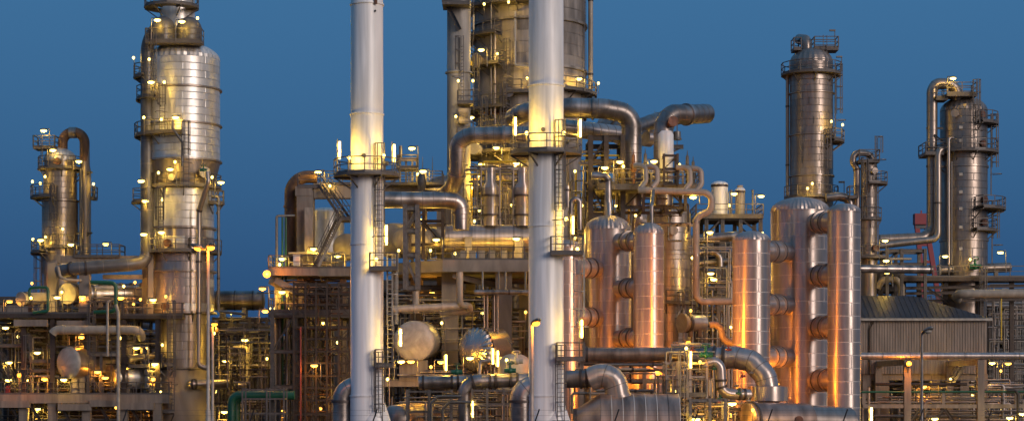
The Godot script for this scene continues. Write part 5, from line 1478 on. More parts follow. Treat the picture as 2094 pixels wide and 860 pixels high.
func vessels() -> void:
	var ms := [M.clad_a, M.clad_b, M.clad_c]
	clad_vessel("slim clad vessel half hidden behind the caged ladder of the white stack", 1158, 162, 33, 505, 490, 16, 4, ms, M.clad_b)
	clad_vessel("broad clad vessel with a blue-grey dome beside the caged ladder", 1243, 166, 47.5, 470, 440, 18, 5, ms, M.clad_b)
	clad_vessel("slim clad vessel standing before the tall riveted vessel", 1327, 160, 31.5, 478, 455, 17, 4, ms, M.clad_b)
	clad_vessel("clad vessel behind the mitred duct bend, joined to the broadest clad vessel", 1537, 157, 38.5, 492, 472, 16, 3, ms, M.clad_b)
	clad_vessel("broadest clad vessel, standing between two narrower clad ones", 1637, 167, 60, 432, 403, 18, 5, ms, M.clad_b)
	clad_vessel("slim clad vessel beside the blue-roofed shed", 1727, 160, 34, 433, 416, 18, 3, ms, M.clad_b)
	for y in [547.0, 648.0, 748.0]: bellows(["topmost", "second highest", "third highest", "lowest"][[547.0, 648.0, 748.0].find(y)] + " ringed bellows joint between the ladder-side vessel and the broad one", W(1172, y, 161.0), W(1226, y + 1, 164.9), mm(20, 162))
	for y in [492.0, 588.0, 690.0, 786.0]: bellows(["topmost", "second highest", "third highest", "lowest"][[492.0, 588.0, 690.0, 786.0].find(y)] + " ringed bellows joint between the broad and the slim riveted-side vessel", W(1317, y, 160.0), W(1266, y + 1, 164.6), mm(20, 161))
	for y in [513.0, 622.0, 728.0, 830.0]: bellows(["topmost", "second highest", "third highest", "lowest"][[513.0, 622.0, 728.0, 830.0].find(y)] + " ringed bellows joint between the mitred-bend vessel and the broadest one", W(1551, y, 157.0), W(1612, y + 2, 165.4), mm(22, 158))
	for y in [453.0, 562.0, 668.0, 776.0]: bellows(["topmost", "second highest", "third highest", "lowest"][[453.0, 562.0, 668.0, 776.0].find(y)] + " ringed bellows joint between the broadest vessel and the slim one by the shed", W(1714, y, 160.0), W(1662, y + 2, 165.6), mm(23, 161))
	pipe("steel_pipe", "pale upright pipe seen between the broadest and the slimmest vessel", [[1687, 440, 170], [1687, 925, 170]], 7.0, M.cream)
	pipe("steel_pipe", "thin pipe rising out of the dome of the slim vessel", [[1333, 458, 160], [1333, 420, 160], [1336, 390, 164]], 4.0, M.duct, 1.2)
	pipe("steel_pipe", "thin pipe rising out of the broad vessel dome", [[1246, 442, 166], [1246, 415, 166.2]], 6.0, M.duct, 1.2)
	# tall riveted vessel behind
	var d := 182.0
	var t := thing("riveted_vessel", "tall weathered vessel with a round blind nozzle behind the slim clad one", "vessel", Vector3(W(1368, 0, d).x, 0, -d))
	shell(t, "shell", 1368, d, [[43, 440], [43, 900]], M.aged_b)
	sheets(t, 1368, d, 44.5, 441, 880, 24, 6, [M.aged_a, M.aged_b, M.aged_c, M.clad_b])
	head(t, "domed_head", 1368, d, 45, 440, 416, M.aged_a, 24)
	for y in [520.0, 604.0]: hoop(t, "stiffening_ring", 1368, d, 45, y, 3, 2, M.aged_c)
	nozzle(t, W(1376, 472, d - 2.0), Vector3(0.1, 0, 1), mm(9, d), 0.5, M.clad_b, "blind_nozzle")
	ring_platform(t, 1368, d, 45, 58, 620, 20, 100)
	ladder(t, W(1392, 700, d - 2.4), W(0, 620, d).y, 80, true)
	t = thing("domed_tank", "brown-lit domed tank peeping between the vessel tops", "tank", Vector3(W(1300, 0, 188).x, 0, -188))
	shell(t, "shell", 1300, 188, [[48, 452], [48, 894]], M.aged_a)
	head(t, "domed_head", 1300, 188, 48, 452, 420, M.aged_a, 26)
	# horizontal pipe, cone, mitred bend
	pipe("steel_main", "fat smooth main lying across the clad vessels", [[1196, 724, 150.0], [1405, 724, 150.0]], 14.0, M.orange_lit_clad, 1.2, [0.02], 2.6)
	t = thing("reducer_duct", "mitred silver duct bending down into the square collar", "duct", W(1480, 735, 150))
	var rb := MB.new()
	var bs := Basis(Vector3(0, 1, 0), Vector3(-1, 0, 0), Vector3(0, 0, 1))
	rb.lathe(W(1440, 732, 149.5), [Vector2(mm(15, 150), mm(38, 150)), Vector2(mm(24, 150), mm(2, 150)), Vector2(mm(24, 150), -mm(25, 150))], 32, 0, TAU, bs)
	put(rb, "reducer_cone", M.duct, t)
	pipe_part(t, "mitred_bend", [W(1462, 732, 149.5), W(1505, 730, 149.0), W(1538, 738, 148.5), W(1566, 768, 148.0), W(1572, 800, 148.0)], mm(23, 149), M.clad_a, 0.5, [0.02, 0.14], 0.9, true)
	t = thing("duct_collar", "broad square-edged silver collar under the mitred bend", "duct", W(1571, 822, 148))
	shell(t, "collar_shell", 1571, 148, [[30, 789], [41, 790], [41, 819], [22, 821], [10, 834]], M.clad_a, 6)
	pipe("steel_pipe", "silver pipe dropping and turning beneath the mitred bend", [[1446, 742, 146.0], [1462, 738, 146.0], [1474, 750, 146.0], [1476, 795, 146.0], [1488, 805, 146.0], [1535, 806, 146.4]], 11.0, M.clad_a, 1.5, [0.42, 0.52, 0.82, 0.9])
	t = thing("pressure_drum", "lit silver exchanger drum lying under the square collar", "drum", W(1620, 925, 147))
	drum(t, W(1530, 858, 144.5), W(1650, 860, 147), mm(36, 145), M.orange_lit_clad, 0.2)
	rb = MB.new()
	rb.tube([W(1650, 860, 147), W(1735, 864, 149)], mm(32, 148), 34)
	put(rb, "rear_shell", M.aged_a, t)
	rb = MB.new()
	rb.tube([W(1532, 858, 144.5), W(1536, 858, 144.6)], mm(38, 145), 34)
	put(rb, "flange", M.band, t)
	nozzle(t, W(1634, 860, 145.4), Vector3(-0.1, 0.1, 1), mm(9, 145), 0.5, M.rust, "manway")
	t = thing("pressure_drum", "huge cone-ended clad drum fed by the hooded duct", "drum", W(1290, 940, 142))
	rb = MB.new()
	bs = Basis(Vector3(0, 1, 0), Vector3(-1, 0, 0), Vector3(0, 0, 1))
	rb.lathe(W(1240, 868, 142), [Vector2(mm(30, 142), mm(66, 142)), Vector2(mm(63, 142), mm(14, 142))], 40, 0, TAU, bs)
	put(rb, "cone", M.orange_lit_clad, t)
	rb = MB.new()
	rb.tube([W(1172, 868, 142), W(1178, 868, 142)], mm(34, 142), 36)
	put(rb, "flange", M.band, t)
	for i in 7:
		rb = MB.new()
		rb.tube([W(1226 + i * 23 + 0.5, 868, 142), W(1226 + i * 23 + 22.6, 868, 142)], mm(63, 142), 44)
		put(rb, "cladding_ring", M.orange_lit_clad, t)
		rb = MB.new()
		rb.tube([W(1226 + i * 23 + 22, 868, 142), W(1226 + i * 23 + 23.4, 868, 142)], mm(63.8, 142), 44)
		put(rb, "seam_band", M.band if i == 5 else M.seam, t)
	pipe("hooded_duct", "mitred copper-lit duct hood feeding the cone-ended drum", [[1155, 775, 143.0], [1215, 773, 142.6], [1240, 768, 142.4]], 18.0, M.duct, 1.2, [0.4, 0.55], 0.0)
	pipe("hooded_duct", "broad mitred hood bending into the top of the cone-ended drum", [[1208, 774, 142.4], [1232, 766, 142.2], [1258, 776, 142.0], [1266, 820, 142.0]], 25.0, M.clad_a, 0.5, [0.9], 0.9, "", true, M.clad_b)
	# frame holding the main
	frame("brown steel rack carrying the fat smooth main", [1190, 1262, 1318, 1392], [742, 778], 151.5, [0.0, 4.0], M.aged_b, 0.3, true, 738)
	# yellow-lit gantry with ladders beside the reducer
	t = frame("yellow-lit steel gantry of ladders beneath the reducer", [1362, 1385, 1412, 1446], [742, 770, 806, 846], 145.0, [0.0, 2.5], M.aged_c, 0.16, false, 738)
	ladder(t, W(1398, 925, 144.6), W(0, 742, 145).y, 90, true, M.cream)
	ladder(t, W(1370, 925, 144.8), W(0, 770, 145).y, 90, false, M.cream)
	deck_platform(t, 1362, 1446, 806, 144.8, 2.4)
	frame("low steel table beside the silver drop pipe", [1412, 1452, 1484], [818], 143.0, [0.0, 2.0], M.galv, 0.22, false, 814)
	piping("small pipe in the yellow-lit gantry", "riser in the yellow-lit gantry", "small pipes in the yellow-lit gantry", 1356, 1480, 700, 868, 145.5, 152.0, 30, 18, 0.1, [M.aged_c, M.cream, M.galv])
	piping("small pipe under the fat smooth main", "riser under the fat smooth main", "small pipes under the main", 1165, 1400, 745, 815, 147.0, 153.0, 12, 6, 0.14)
	piping("thin pipe before the exchanger drum foot", "riser before the exchanger drum foot", "thin pipes at the exchanger drum", 1410, 1540, 820, 870, 143.5, 147.5, 16, 10, 0.07)
	for i in 16: valve("small valve in the yellow-lit gantry", W(rng.randf_range(1400, 1540), rng.randf_range(700, 860), rng.randf_range(143.5, 146)), rng.randf_range(0.12, 0.22), [M.green, M.galv, M.aged_c, M.red][i % 4], "small valves in the gantry")
	valve("bright green motor valve beside the reducer cone", W(1444, 725, 145.5), 0.5, M.green)
	lamps("upright tube lamp beside the reducer gantry", "tube lamps at the gantry", [[1413, 735, 144.4, "tube", 1.6], [1783, 850, 140.0, "tube", 1.0]], 8.0)
	lamps("yellow lamp in the steel gantry beneath the reducer", "lamps in the gantry", [[1432, 740, 144.6, "bulk", 0.8, 7.0], [1498, 825, 143.0, "work", 1.0, 8.0], [1424, 857, 142.4, "work", 1.0, 8.0], [1404, 712, 146.0, "bulk", 0.6, 5.0], [1380, 800, 148.0, "bulk", 0.6, 7.0], [1540, 838, 141.8, "bulk", 0.8, 6.0], [1460, 860, 144.0, "bulk", 0.5, 7.0]], 6.0)
	# sodium floods at the vessel feet, mounted on short posts among the pipes
	for q in [[1268.0, 800.0, 158.5, 45.0], [1590.0, 785.0, 157.5, 45.0], [1408.0, 700.0, 152.6, 150.0], [1345.0, 765.0, 155.0, 14.0]]:
		var f := thing("flood_lamp", "sodium flood lamp on a short post between the clad vessel feet", "lamp", Vector3(W(q[0], 0, q[2]).x, 0, -q[2]), "sodium floods at the vessel feet")
		var p := W(q[0], q[1], q[2])
		var fb := MB.new()
		fb.box(p + Vector3(0, -0.12, 0), Vector3(0.4, 0.12, 0.3))
		fb.tube([Vector3(p.x, 0, p.z), p + Vector3(0, -0.15, 0)], 0.05, 8)
		put(fb, "post_and_housing", M.rail, f)
		fb = MB.new()
		fb.ball(p, Vector3(0.18, 0.1, 0.14), 12, 7)
		put(fb, "lamp_lens", M.lamp_sodium, f)
		omni(f, p + Vector3(0, 0.05, 0), SODIUM, q[3] * 1.25, 0.15)

# ---------------------------------------------------------------- columns to the east
func east_columns() -> void:
	var d := 200.0
	var cx := 1660.0
	var ag := [M.aged_a, M.aged_b, M.aged_c]
	var t := thing("process_column", "tall brown-silver column with a ring platform round its domed head", "column", Vector3(W(cx, 0, d).x, 0, -d))
	shell(t, "shell", cx, d, [[42, 130], [42, 890]], M.aged_b)
	for q in [[156.0, 190.0, 3], [193.0, 276.0, 6], [279.0, 360.0, 6], [363.0, 460.0, 7]]:
		sheets(t, cx, d, 44, q[0], q[1], q[2], 4, ag)
	sheets(t, cx, d, 44, 130, 155, 2, 6, ag)
	head(t, "domed_head", cx, d, 44.5, 130, 98, M.aged_b, 24)
	for y in [192.0, 277.5, 361.0]: hoop(t, "stiffening_ring", cx, d, 44, y, 2.5, 3, M.aged_c)
	ring_platform(t, cx, d, 44, 62, 152, 0, 360)
	deck_platform(t, 1666, 1716, 96, d - 1.0, 2.0, "", 0.3)
	deck_platform(t, 1624, 1640, 98, d - 1.0, 2.0, "", 0.2)
	ring_platform(t, cx, d, 44, 67, 290, -10, 55)
	ring_platform(t, cx, d, 44, 56, 404, 0, 180)
	ladder(t, W(1709, 290, d - 0.8), W(0, 152, d).y, 20, true)
	ladder(t, W(1690, 404, d - 2.2), W(0, 290, d).y, 60, true)
	ladder(t, W(1688, 150, d - 1.2), W(0, 96, d).y, 60, true)
	var mb := MB.new()
	mb.tube(fillet([W(1650, 108, d), W(1650, 82, d), W(1636, 80, d + 3)], 0.8), mm(11, d), 20)
	put(mb, "overhead_pipe", M.aged_a, t)
	pipe_part(t, "side_pipe", [W(1622, 145, d), W(1611, 146, d), W(1611, 404, d)], mm(3.6, d), M.aged_a, 1.5, [0.3, 0.75])
	mb = MB.new()
	for q in [[1640.0, 232.0], [1665.0, 245.0], [1642.0, 272.0], [1641.0, 300.0], [1641.0, 326.0], [1655.0, 205.0], [1682.0, 205.0]]:
		mb.box(W(q[0], q[1], d - sqrt(pow(mm(44.6, d), 2) - pow(mm(q[0] - cx, d), 2))), Vector3(0.06, 0.7, 0.06))
	put(mb, "lifting_slots", M.black, t)
	pipe("steel_pipe", "grey elbow pipe curling over behind the broadest vessel dome", [[1690, 404, 196.0], [1715, 401, 196.0], [1738, 406, 196.0], [1742, 470, 196.0]], 9.0, M.duct, 2.2, [], 0.7)
	for q in [[1708.0, 62.0, 35.0], [1722.0, 116.0, 30.0], [1727.0, 372.0, 24.0]]:
		var m := thing("unlit_lamp", "unlit lamp on a thin post over the brown-silver column platforms", "lamp", W(q[0], q[1] + q[2], d - 1.0), "unlit lamps on the ring-platform column")
		mb = MB.new()
		mb.bar(W(q[0], q[1], d - 1.0), W(q[0], q[1] + q[2], d - 1.0), 0.07)
		put(mb, "post", M.rail, m)
		mb = MB.new()
		mb.box(W(q[0] - 5, q[1], d - 1.0), Vector3(0.6, 0.16, 0.25))
		put(mb, "lamp_head", M.galv, m)
	lamps("yellow lamp on the column with the ring platform", "lamps on the ring-platform column", [[1701, 248, 197.4, "bulk", 1.4, 6.0], [1724, 255, 198.0, "bulk", 1.0, 3.0], [1652, 385, 196.4, "bulk", 1.0, 8.0], [1662, 375, 196.6, "bulk", 1.4, 5.0]], 5.0)
	# slim column with the crooked pipe
	d = 196.0
	cx = 1778.0
	t = thing("process_column", "slim column with a crooked overhead pipe like a cane", "column", Vector3(W(cx, 0, d).x, 0, -d))
	shell(t, "shell", cx, d, [[16, 340], [16, 890]], M.aged_b, 32)
	sheets(t, cx, d, 17, 341, 545, 13, 4, ag)
	head(t, "domed_head", cx, d, 17, 340, 331, M.aged_b, 14)
	pipe_part(t, "overhead_pipe", [W(1784, 334, d), W(1784, 314, d), W(1748, 312, d), W(1744, 332, d), W(1753, 344, d), W(1753, 430, d)], mm(6.5, d), M.aged_a, 1.8, [0.1, 0.5])
	deck_platform(t, 1758, 1800, 328, d - 1.2, 2.2, "")
	ring_platform(t, cx, d, 17, 38, 375, -60, 100)
	deck_platform(t, 1738, 1756, 402, d - 1.0, 1.6, "")
	ring_platform(t, cx, d, 17, 26, 447, 0, 180)
	ring_platform(t, cx, d, 17, 40, 526, 0, 200)
	ladder(t, W(1770, 447, d - 1.1), W(0, 345, d).y, 110, true)
	ladder(t, W(1792, 372, d - 0.8), W(0, 300, d).y, 30, true)
	ladder(t, W(1796, 526, d - 0.9), W(0, 375, d).y, 30, false)
	nozzle(t, W(1786, 350, d - 0.75), Vector3(0.4, 0, 1), mm(7, d), 0.35, M.aged_b, "manway")
	nozzle(t, W(1789, 507, d - 0.75), Vector3(0.3, 0, 1), mm(7, d), 0.35, M.rust, "manway")
	# stout column with the loop pipe
	d = 200.0
	cx = 1972.0
	t = thing("process_column", "stout brown column with a great loop pipe over its head", "column", Vector3(W(cx, 0, d).x, 0, -d))
	shell(t, "shell", cx, d, [[46, 228], [46, 890]], M.aged_b)
	head(t, "domed_head", cx, d, 48, 228, 198, M.aged_b, 26)
	sheets(t, cx, d, 47.5, 229, 340, 8, 4, ag)
	sheets(t, cx, d, 47.5, 344, 490, 10, 4, ag)
	sheets(t, cx, d, 47.5, 494, 560, 4, 6, ag)
	for y in [342.0, 492.0]: hoop(t, "stiffening_ring", cx, d, 47.5, y, 4, 2.5, M.aged_c)
	mb = MB.new()
	for y in [260.0, 287.0, 356.0, 392.0, 426.0, 464.0, 508.0]:
		mb.box(W(1966, y, d - 2.43), Vector3(0.35, 0.3, 0.06))
	put(mb, "pale_patches", M.white_dull, t)
	pipe_part(t, "loop_pipe", [W(1962, 210, d - 1), W(1954, 172, d - 1), W(1916, 170, d - 1), W(1907, 184, d - 1), W(1907, 470, d - 1), W(1890, 486, d - 1.5), W(1800, 490, d - 1.5)], mm(11, d), M.aged_a, 1.6, [0.42], 0.9)
	pipe_part(t, "down_pipe", [W(1935, 306, d - 2), W(1922, 306, d - 2.4), W(1919, 318, d - 2.4), W(1919, 488, d - 2.4), W(1800, 502, d - 2)], mm(7, d), M.aged_c, 1.6, [0.4])
	pipe_part(t, "down_pipe", [W(1950, 282, d - 2.6), W(1941, 282, d - 2.9), W(1941, 540, d - 2.9)], mm(3.2, d), M.aged_c, 1.4)
	pipe_part(t, "down_pipe", [W(1947, 330, d - 2.8), W(1947, 540, d - 2.8)], mm(1.8, d), M.galv, 1.4)
	deck_platform(t, 1938, 2000, 190, d - 2.6, 2.4, "w", 0.3)
	deck_platform(t, 1916, 1940, 198, d - 2.0, 2.0, "e", 0.3)
	ring_platform(t, cx, d, 47, 70, 254, -40, 70)
	ring_platform(t, cx, d, 47, 70, 312, 0, 360)
	deck_platform(t, 1894, 1932, 312, d - 2.6, 3.5, "e", 0.2)
	ring_platform(t, cx, d, 47, 84, 428, -40, 75)
	ring_platform(t, cx, d, 47, 68, 472, -30, 80)
	ladder(t, W(2028, 400, d - 0.8), W(0, 254, d).y, 20, true)
	ladder(t, W(2030, 545, d - 0.8), W(0, 430, d).y, 20, true)
	ladder(t, W(1996, 312, d - 2.6), W(0, 190, d).y, 70, true)
	ladder(t, W(1992, 472, d - 2.6), W(0, 430, d).y, 70, false)
	for q in [[2005.0, 234.0], [2006.0, 294.0], [2010.0, 408.0], [2008.0, 455.0]]:
		nozzle(t, W(q[0], q[1], d - 1.75), Vector3(0.6, 0, 1), mm(7, d), 0.4, M.rust, "manway")
	nozzle(t, W(1954, 232, d - 2.2), Vector3(-0.3, 0, 1), mm(8, d), 0.3, M.clad_b, "manway")
	for y in [262.0, 340.0]:
		member(t, "pipe_bracket", W(1895, y, d - 1.2), W(1930, y, d - 1.2), 0.2, 0.2, M.steel)
	for y in [275.0, 335.0]:
		member(t, "pipe_bracket", W(1912, y, d - 1.6), W(1936, y + 20, d - 1.9), 0.16, 0.16, M.steel)
	lamps("yellow lamp on the stout brown column", "lamps on the stout brown column", [[1950, 160, 196.6, "work", 0.6, 6.0]], 5.0)
	lamps("yellow lamp along the east walkway bridge", "lamps along the east walkway", [[1811, 492, 193.0, "work", 1.8, 2.0], [1934, 524, 193.0, "work", 1.2, 2.5], [1985, 530, 195.5, "bulk", 1.0, 7.0], [2047, 516, 192.4, "work", 2.0, 4.0], [1813, 533, 193.0, "work", 0.4, 1.5], [1815, 557, 192.6, "work", 1.4, 1.5]], 5.0)
	# platform with the two white silos
	d = 190.0
	t = frame("dark steel tower bearing two silos", [1445, 1478, 1515, 1556], [446, 480], d, [0.0, 5.0], M.steel, 0.36, true, 440)
	deck_platform(t, 1424, 1562, 440, d - 0.4, 6.0, "", 0.3)
	for q in [[1472.0, 17.0, 372.0, "white silo with a dark collar on the steel tower"], [1514.0, 10.0, 384.0, "slim cream silo with a cap on the steel tower"]]:
		var s := thing("silo", q[3], "silo", W(q[0], 440, d + 2))
		shell(s, "shell", q[0], d + 2, [[q[1], q[2] + 6], [q[1], 440]], M.white if q[1] > 12 else M.cream, 30)
		head(s, "roof", q[0], d + 2, q[1] + 1, q[2] + 6, q[2] - 2, M.white, 12)
		hoop(s, "collar", q[0], d + 2, q[1], q[2] + 8, 5, 0.8, M.band)
		if q[1] < 12: shell(s, "cap", q[0], d + 2, [[0, q[2] - 6], [6, q[2] - 5], [6, q[2] + 2]], M.cream, 20)
	for px in [1496.0, 1540.0]:
		var ms := thing("vent_post", "slim vent post beside the silos", "mast", W(px, 440, d + 1), "vent posts by the silos")
		var vb := MB.new()
		vb.tube([W(px, 440, d + 1), W(px, 390, d + 1)], 0.1, 10)
		vb.tube([W(px, 391, d + 1), W(px, 388, d + 1)], 0.14, 10)
		put(vb, "post", M.galv, ms)
	lamps("yellow lamp on the silo tower", "lamps on the silo tower", [[1502, 396, 188.6, "work", 1.6, 5.0], [1557, 401, 188.6, "work", 1.6, 4.0], [1560, 477, 182.0, "bulk", 0.8, 4.0], [1492, 420, 189.0, "bulk", 0.8, 5.0]], 5.0)
	# pipes between the riveted vessel and the clad vessels
	pipe("steel_pipe", "blue-grey pipe passing behind the cream header", [[1395, 492, 184.0], [1510, 482, 184.0]], 10.0, M.duct, 1.2, [], 1.2)
	pipe("steel_pipe", "grey pipe with a drooping elbow behind the cream header", [[1410, 517, 183.0], [1462, 516, 183.0], [1473, 526, 183.0], [1474, 545, 183.0]], 6.5, M.duct, 1.6)
	pipe("steel_pipe", "lower blue-grey pipe passing behind the cream header", [[1400, 540, 183.5], [1505, 533, 183.5]], 7.0, M.duct, 1.2)
	pipe("steel_pipe", "cream S-bend pipe joining the clad vessel behind the reducer", [[1452, 664, 160.0], [1464, 662, 160.0], [1476, 672, 160.0], [1478, 690, 160.0], [1490, 700, 160.0], [1512, 700, 160.0]], 7.0, M.cream, 1.6, [])
	exchanger("silver exchanger stub between the riveted vessel and the cream header", W(1402, 660, 177), W(1438, 660, 178), 0.75, M.bright_b)
	lamps("yellow lamp in the rack behind the cream header", "lamps in the rack behind the cream header", [[1452, 475, 181.0, "work", 0.8, 4.0], [1454, 559, 178.0, "work", 0.8, 7.0], [1460, 571, 178.0, "work", 0.8, 5.0], [1413, 635, 174.0, "bulk", 0.8, 6.0], [1416, 527, 176.0, "bulk", 0.8, 4.0]], 5.0)
	unit("the rack between the riveted vessel and the clad vessels", [1402, 1436, 1470, 1506], [556, 590, 630, 670, 720, 780], 186.0, 6.0, 40, 22, 5, M.steel, false, 5.0, 1)

# ---------------------------------------------------------------- shed, bridge, rack and crane to the east
func east_ground() -> void:
	# blue-roofed shed
	var d := 186.0
	var x0 := W(1755, 0, d).x
	var x1 := W(2019, 0, d).x
	var ye := W(0, 651, d).y
	var yb := W(0, 764, d).y
	var yr := W(0, 600, d).y
	var deep := 8.5
	var t := thing("corrugated_shed", "beige corrugated shed under a dark blue hipped roof", "building", Vector3((x0 + x1) / 2, 0, -d))
	var n := 48
	for i in n:
		var mb := MB.new()
		var xa := lerpf(x0, x1, float(i) / n)
		var xb := lerpf(x0, x1, float(i + 1) / n)
		var w := xb - xa
		mb.box(Vector3((xa + xb) / 2, (ye + yb) / 2, -d - 0.06), Vector3(w - 0.006, ye - yb, 0.1))
		mb.box(Vector3(xa + w * 0.3, (ye + yb) / 2, -d + 0.02), Vector3(w * 0.45, ye - yb, 0.04))
		put(mb, "siding_sheet", M.siding, t)
	var mb := MB.new()
	mb.box(Vector3(x1 - 0.1, (ye + yb) / 2, -d - deep / 2 - 0.2), Vector3(0.2, ye - yb, deep - 0.2))
	mb.box(Vector3(x0 + 0.1, (ye + yb) / 2, -d - deep / 2 - 0.2), Vector3(0.2, ye - yb, deep - 0.2))
	mb.box(Vector3((x0 + x1) / 2, (ye + yb) / 2, -d - deep), Vector3(x1 - x0, ye - yb, 0.2))
	put(mb, "side_walls", M.siding, t)
	var rz := -d - deep / 2
	var xr := W(1888, 0, d).x
	var o := 0.4
	var e := [Vector3(x0 - o, ye, -d + o), Vector3(x1 + o, ye, -d + o), Vector3(x1 + o, ye, -d - deep - o), Vector3(x0 - o, ye, -d - deep - o)]
	var ra := Vector3(x0 - 0.4, yr, rz)
	var rbb := Vector3(xr, yr, rz)
	# roof slope of standing-seam sheets
	var ns := 26
	for i in ns:
		var f0 := float(i) / ns
		var f1 := float(i + 1) / ns
		var b0: Vector3 = e[0].lerp(e[1], f0)
		var b1: Vector3 = e[0].lerp(e[1], f1)
		var hip := func(b: Vector3) -> Vector3:
			var tt: float = 1.0 if b.x <= rbb.x else 1.0 - (b.x - rbb.x) / (e[1].x - rbb.x)
			return Vector3(b.x, lerpf(ye, yr, tt), lerpf(e[0].z, rz, tt))
		var t0: Vector3 = hip.call(b0)
		var t1: Vector3 = hip.call(b1)
		var nn := Vector3(0, -(rz - e[0].z), yr - ye).normalized()
		mb = MB.new()
		mb.face(b0, b1, t1, t0, nn)
		mb.bar(b0 + nn * 0.02, t0 + nn * 0.02, 0.03, 0.05)
		put(mb, "roof_sheet", M.roof, t)
	mb = MB.new()
	var hn: Vector3 = (e[2] - e[1]).cross(rbb - e[1]).normalized()
	if hn.y < 0: hn = -hn
	mb.face(e[1], e[2], rbb, rbb, hn)
	var bn := Vector3(0, rz - e[0].z, yr - ye).normalized()
	bn = Vector3(0, absf(bn.y), -absf(bn.z))
	mb.face(e[2], e[3], ra, rbb, bn)
	put(mb, "roof_slope", M.roof, t)
	mb = MB.new()
	mb.box(Vector3((x0 + x1) / 2, ye - 0.1, -d + o + 0.08), Vector3(x1 - x0 + 2 * o, 0.22, 0.2))
	put(mb, "gutter", M.white_dull, t)
	mb = MB.new()
	var dx := W(1779, 0, d).x
	mb.tube([Vector3(dx + 0.4, ye - 0.2, -d + 0.3), Vector3(dx, ye - 1.0, -d + 0.16), Vector3(dx, yb, -d + 0.16)], 0.07, 8)
	put(mb, "downpipe", M.steel_brown, t)
	for px in [1775.0, 1812.0, 1858.0, 1916.0, 1975.0, 2014.0]:
		member(t, "concrete_column", Vector3(W(px, 0, d).x, 0, -d - 0.6), Vector3(W(px, 0, d).x, yb, -d - 0.6), 0.8, 0.7, M.concrete, 1)
	mb = MB.new()
	mb.box(Vector3((x0 + x1) / 2, yb - 0.3, -d - deep / 2 - 0.1), Vector3(x1 - x0 - 0.2, 0.56, deep - 0.4))
	put(mb, "floor_slab", M.concrete, t)
	mb = MB.new()
	mb.box(W(1878, 818, d + 1), Vector3(0.8, 2.0, 0.2))
	put(mb, "lit_door", M.cream, t)
	stair(t, W(1946, 786, d - 1.2), W(1975, 742, d - 1.2), 0.9)
	# front pipe rack
	d = 180.0
	t = thing("pipe_rack", "concrete pipe rack carrying one long silver pipe past the shed", "pipe rack", Vector3(W(1856, 0, d).x, 0, -d))
	for px in [1856.0, 2006.0]:
		member(t, "rack_post", Vector3(W(px, 0, d).x, 0, -d), Vector3(W(px, 0, d).x, W(0, 736, d).y, -d), 0.62, 0.62, M.concrete, 1)
		member(t, "rack_post", Vector3(W(px - 34, 0, d).x, 0, -d - 6), Vector3(W(px - 34, 0, d).x, W(0, 738, d).y, -d - 6), 0.62, 0.62, M.concrete, 1)
		member(t, "cross_head", W(px, 740, d), Vector3(W(px - 34, 0, d).x, W(0, 742, d).y, -d - 6), 0.5, 0.5, M.concrete, 1)
	for seg in [[1765.0, 1849.0], [1863.0, 1999.0], [2013.0, 2110.0]]:
		member(t, "rack_beam", W(seg[0], 830, d), W(seg[1], 830, d), 0.4, 0.36, M.concrete, 1)
	for px in [1767.0, 1930.0, 2080.0]:
		member(t, "rack_stub", W(px, 802, d), W(px, 828, d), 0.3, 0.3, M.concrete, 1)
	for q in [[1932.0, 836.0, 1895.0, 880.0], [1934.0, 836.0, 1965.0, 880.0], [1882.0, 836.0, 1860.0, 868.0]]:
		member(t, "knee_brace", W(q[0], q[1], d + 0.1), W(q[2], q[3], d + 0.1), 0.24, 0.24, M.steel_brown)
	pipe("steel_main", "long silver pipe resting on the concrete pipe rack", [[1750, 727.5, 180.0], [2140, 727.5, 180.0]], 7.5, M.clad_c, 1.2, [], 2.2)
	pipe("green_pipe", "thin green pipe running along the concrete pipe rack", [[1762, 801, 179.8], [2110, 800, 179.8]], 2.0, M.green)
	pipe("black_pipe", "black hooked pipe beside the concrete rack post", [[2060, 798, 178.5], [2078, 797, 178.5], [2083, 806, 178.5], [2083, 880, 178.5]], 3.0, M.black, 1.6)
	var ot := thing("flood_lamp", "orange sodium flood lamp on the rack post before the shed", "lamp", W(1860, 752, 179.2))
	mb = MB.new()
	mb.ball(W(1860, 743, 178.9), Vector3(0.24, 0.22, 0.16), 12, 8)
	put(mb, "lamp_lens", M.lamp_sodium, ot)
	mb = MB.new()
	mb.box(W(1860, 743, 179.2), Vector3(0.5, 0.42, 0.25))
	mb.bar(W(1859, 747, 179.3), W(1857, 760, 179.6), 0.1)
	put(mb, "lamp_housing", M.rail, ot)
	omni(ot, W(1860, 743, 178.7), SODIUM, 30.0, 0.2)
	lamps("yellow lamp under the shed and rack", "lamps under the shed", [[1913, 856, 176.0, "work", 0.8], [2063, 743, 184.0, "work", 0.4, 6.0], [2030, 742, 188.0, "work", 0.4, 7.0], [2066, 854, 176.0, "work", 0.8], [2092, 846, 176.0, "work", 0.8], [1890, 790, 184.0, "work", 0.5, 9.0], [1945, 775, 184.0, "bulk", 0.5, 8.0], [1880, 772, 187.0, "work", 0.3, 9.0], [1990, 808, 188.0, "bulk", 0.5, 6.0], [1800, 806, 206.0, "bulk", 0.5, 5.0], [1830, 820, 206.0, "bulk", 0.5, 5.0], [2048, 758, 190.0, "bulk", 0.5, 6.0]], 6.0)
	piping("pipe under the shed behind the concrete rack", "riser under the shed behind the concrete rack", "pipes under the shed", 1765, 2100, 775, 870, 182.0, 196.0, 40, 20, 0.16, [M.galv, M.cream, M.aged_b, M.steel_brown, M.duct])
	# walkway bridge and racks in the upper east
	d = 196.5
	t = thing("walkway_bridge", "long railed walkway bridge at the foot of the stout brown column", "bridge", Vector3(W(1960, 0, d).x, 0, -d))
	deck_platform(t, 1848, 2130, 566, d, 4.0, "b", 0.4, M.steel_brown)
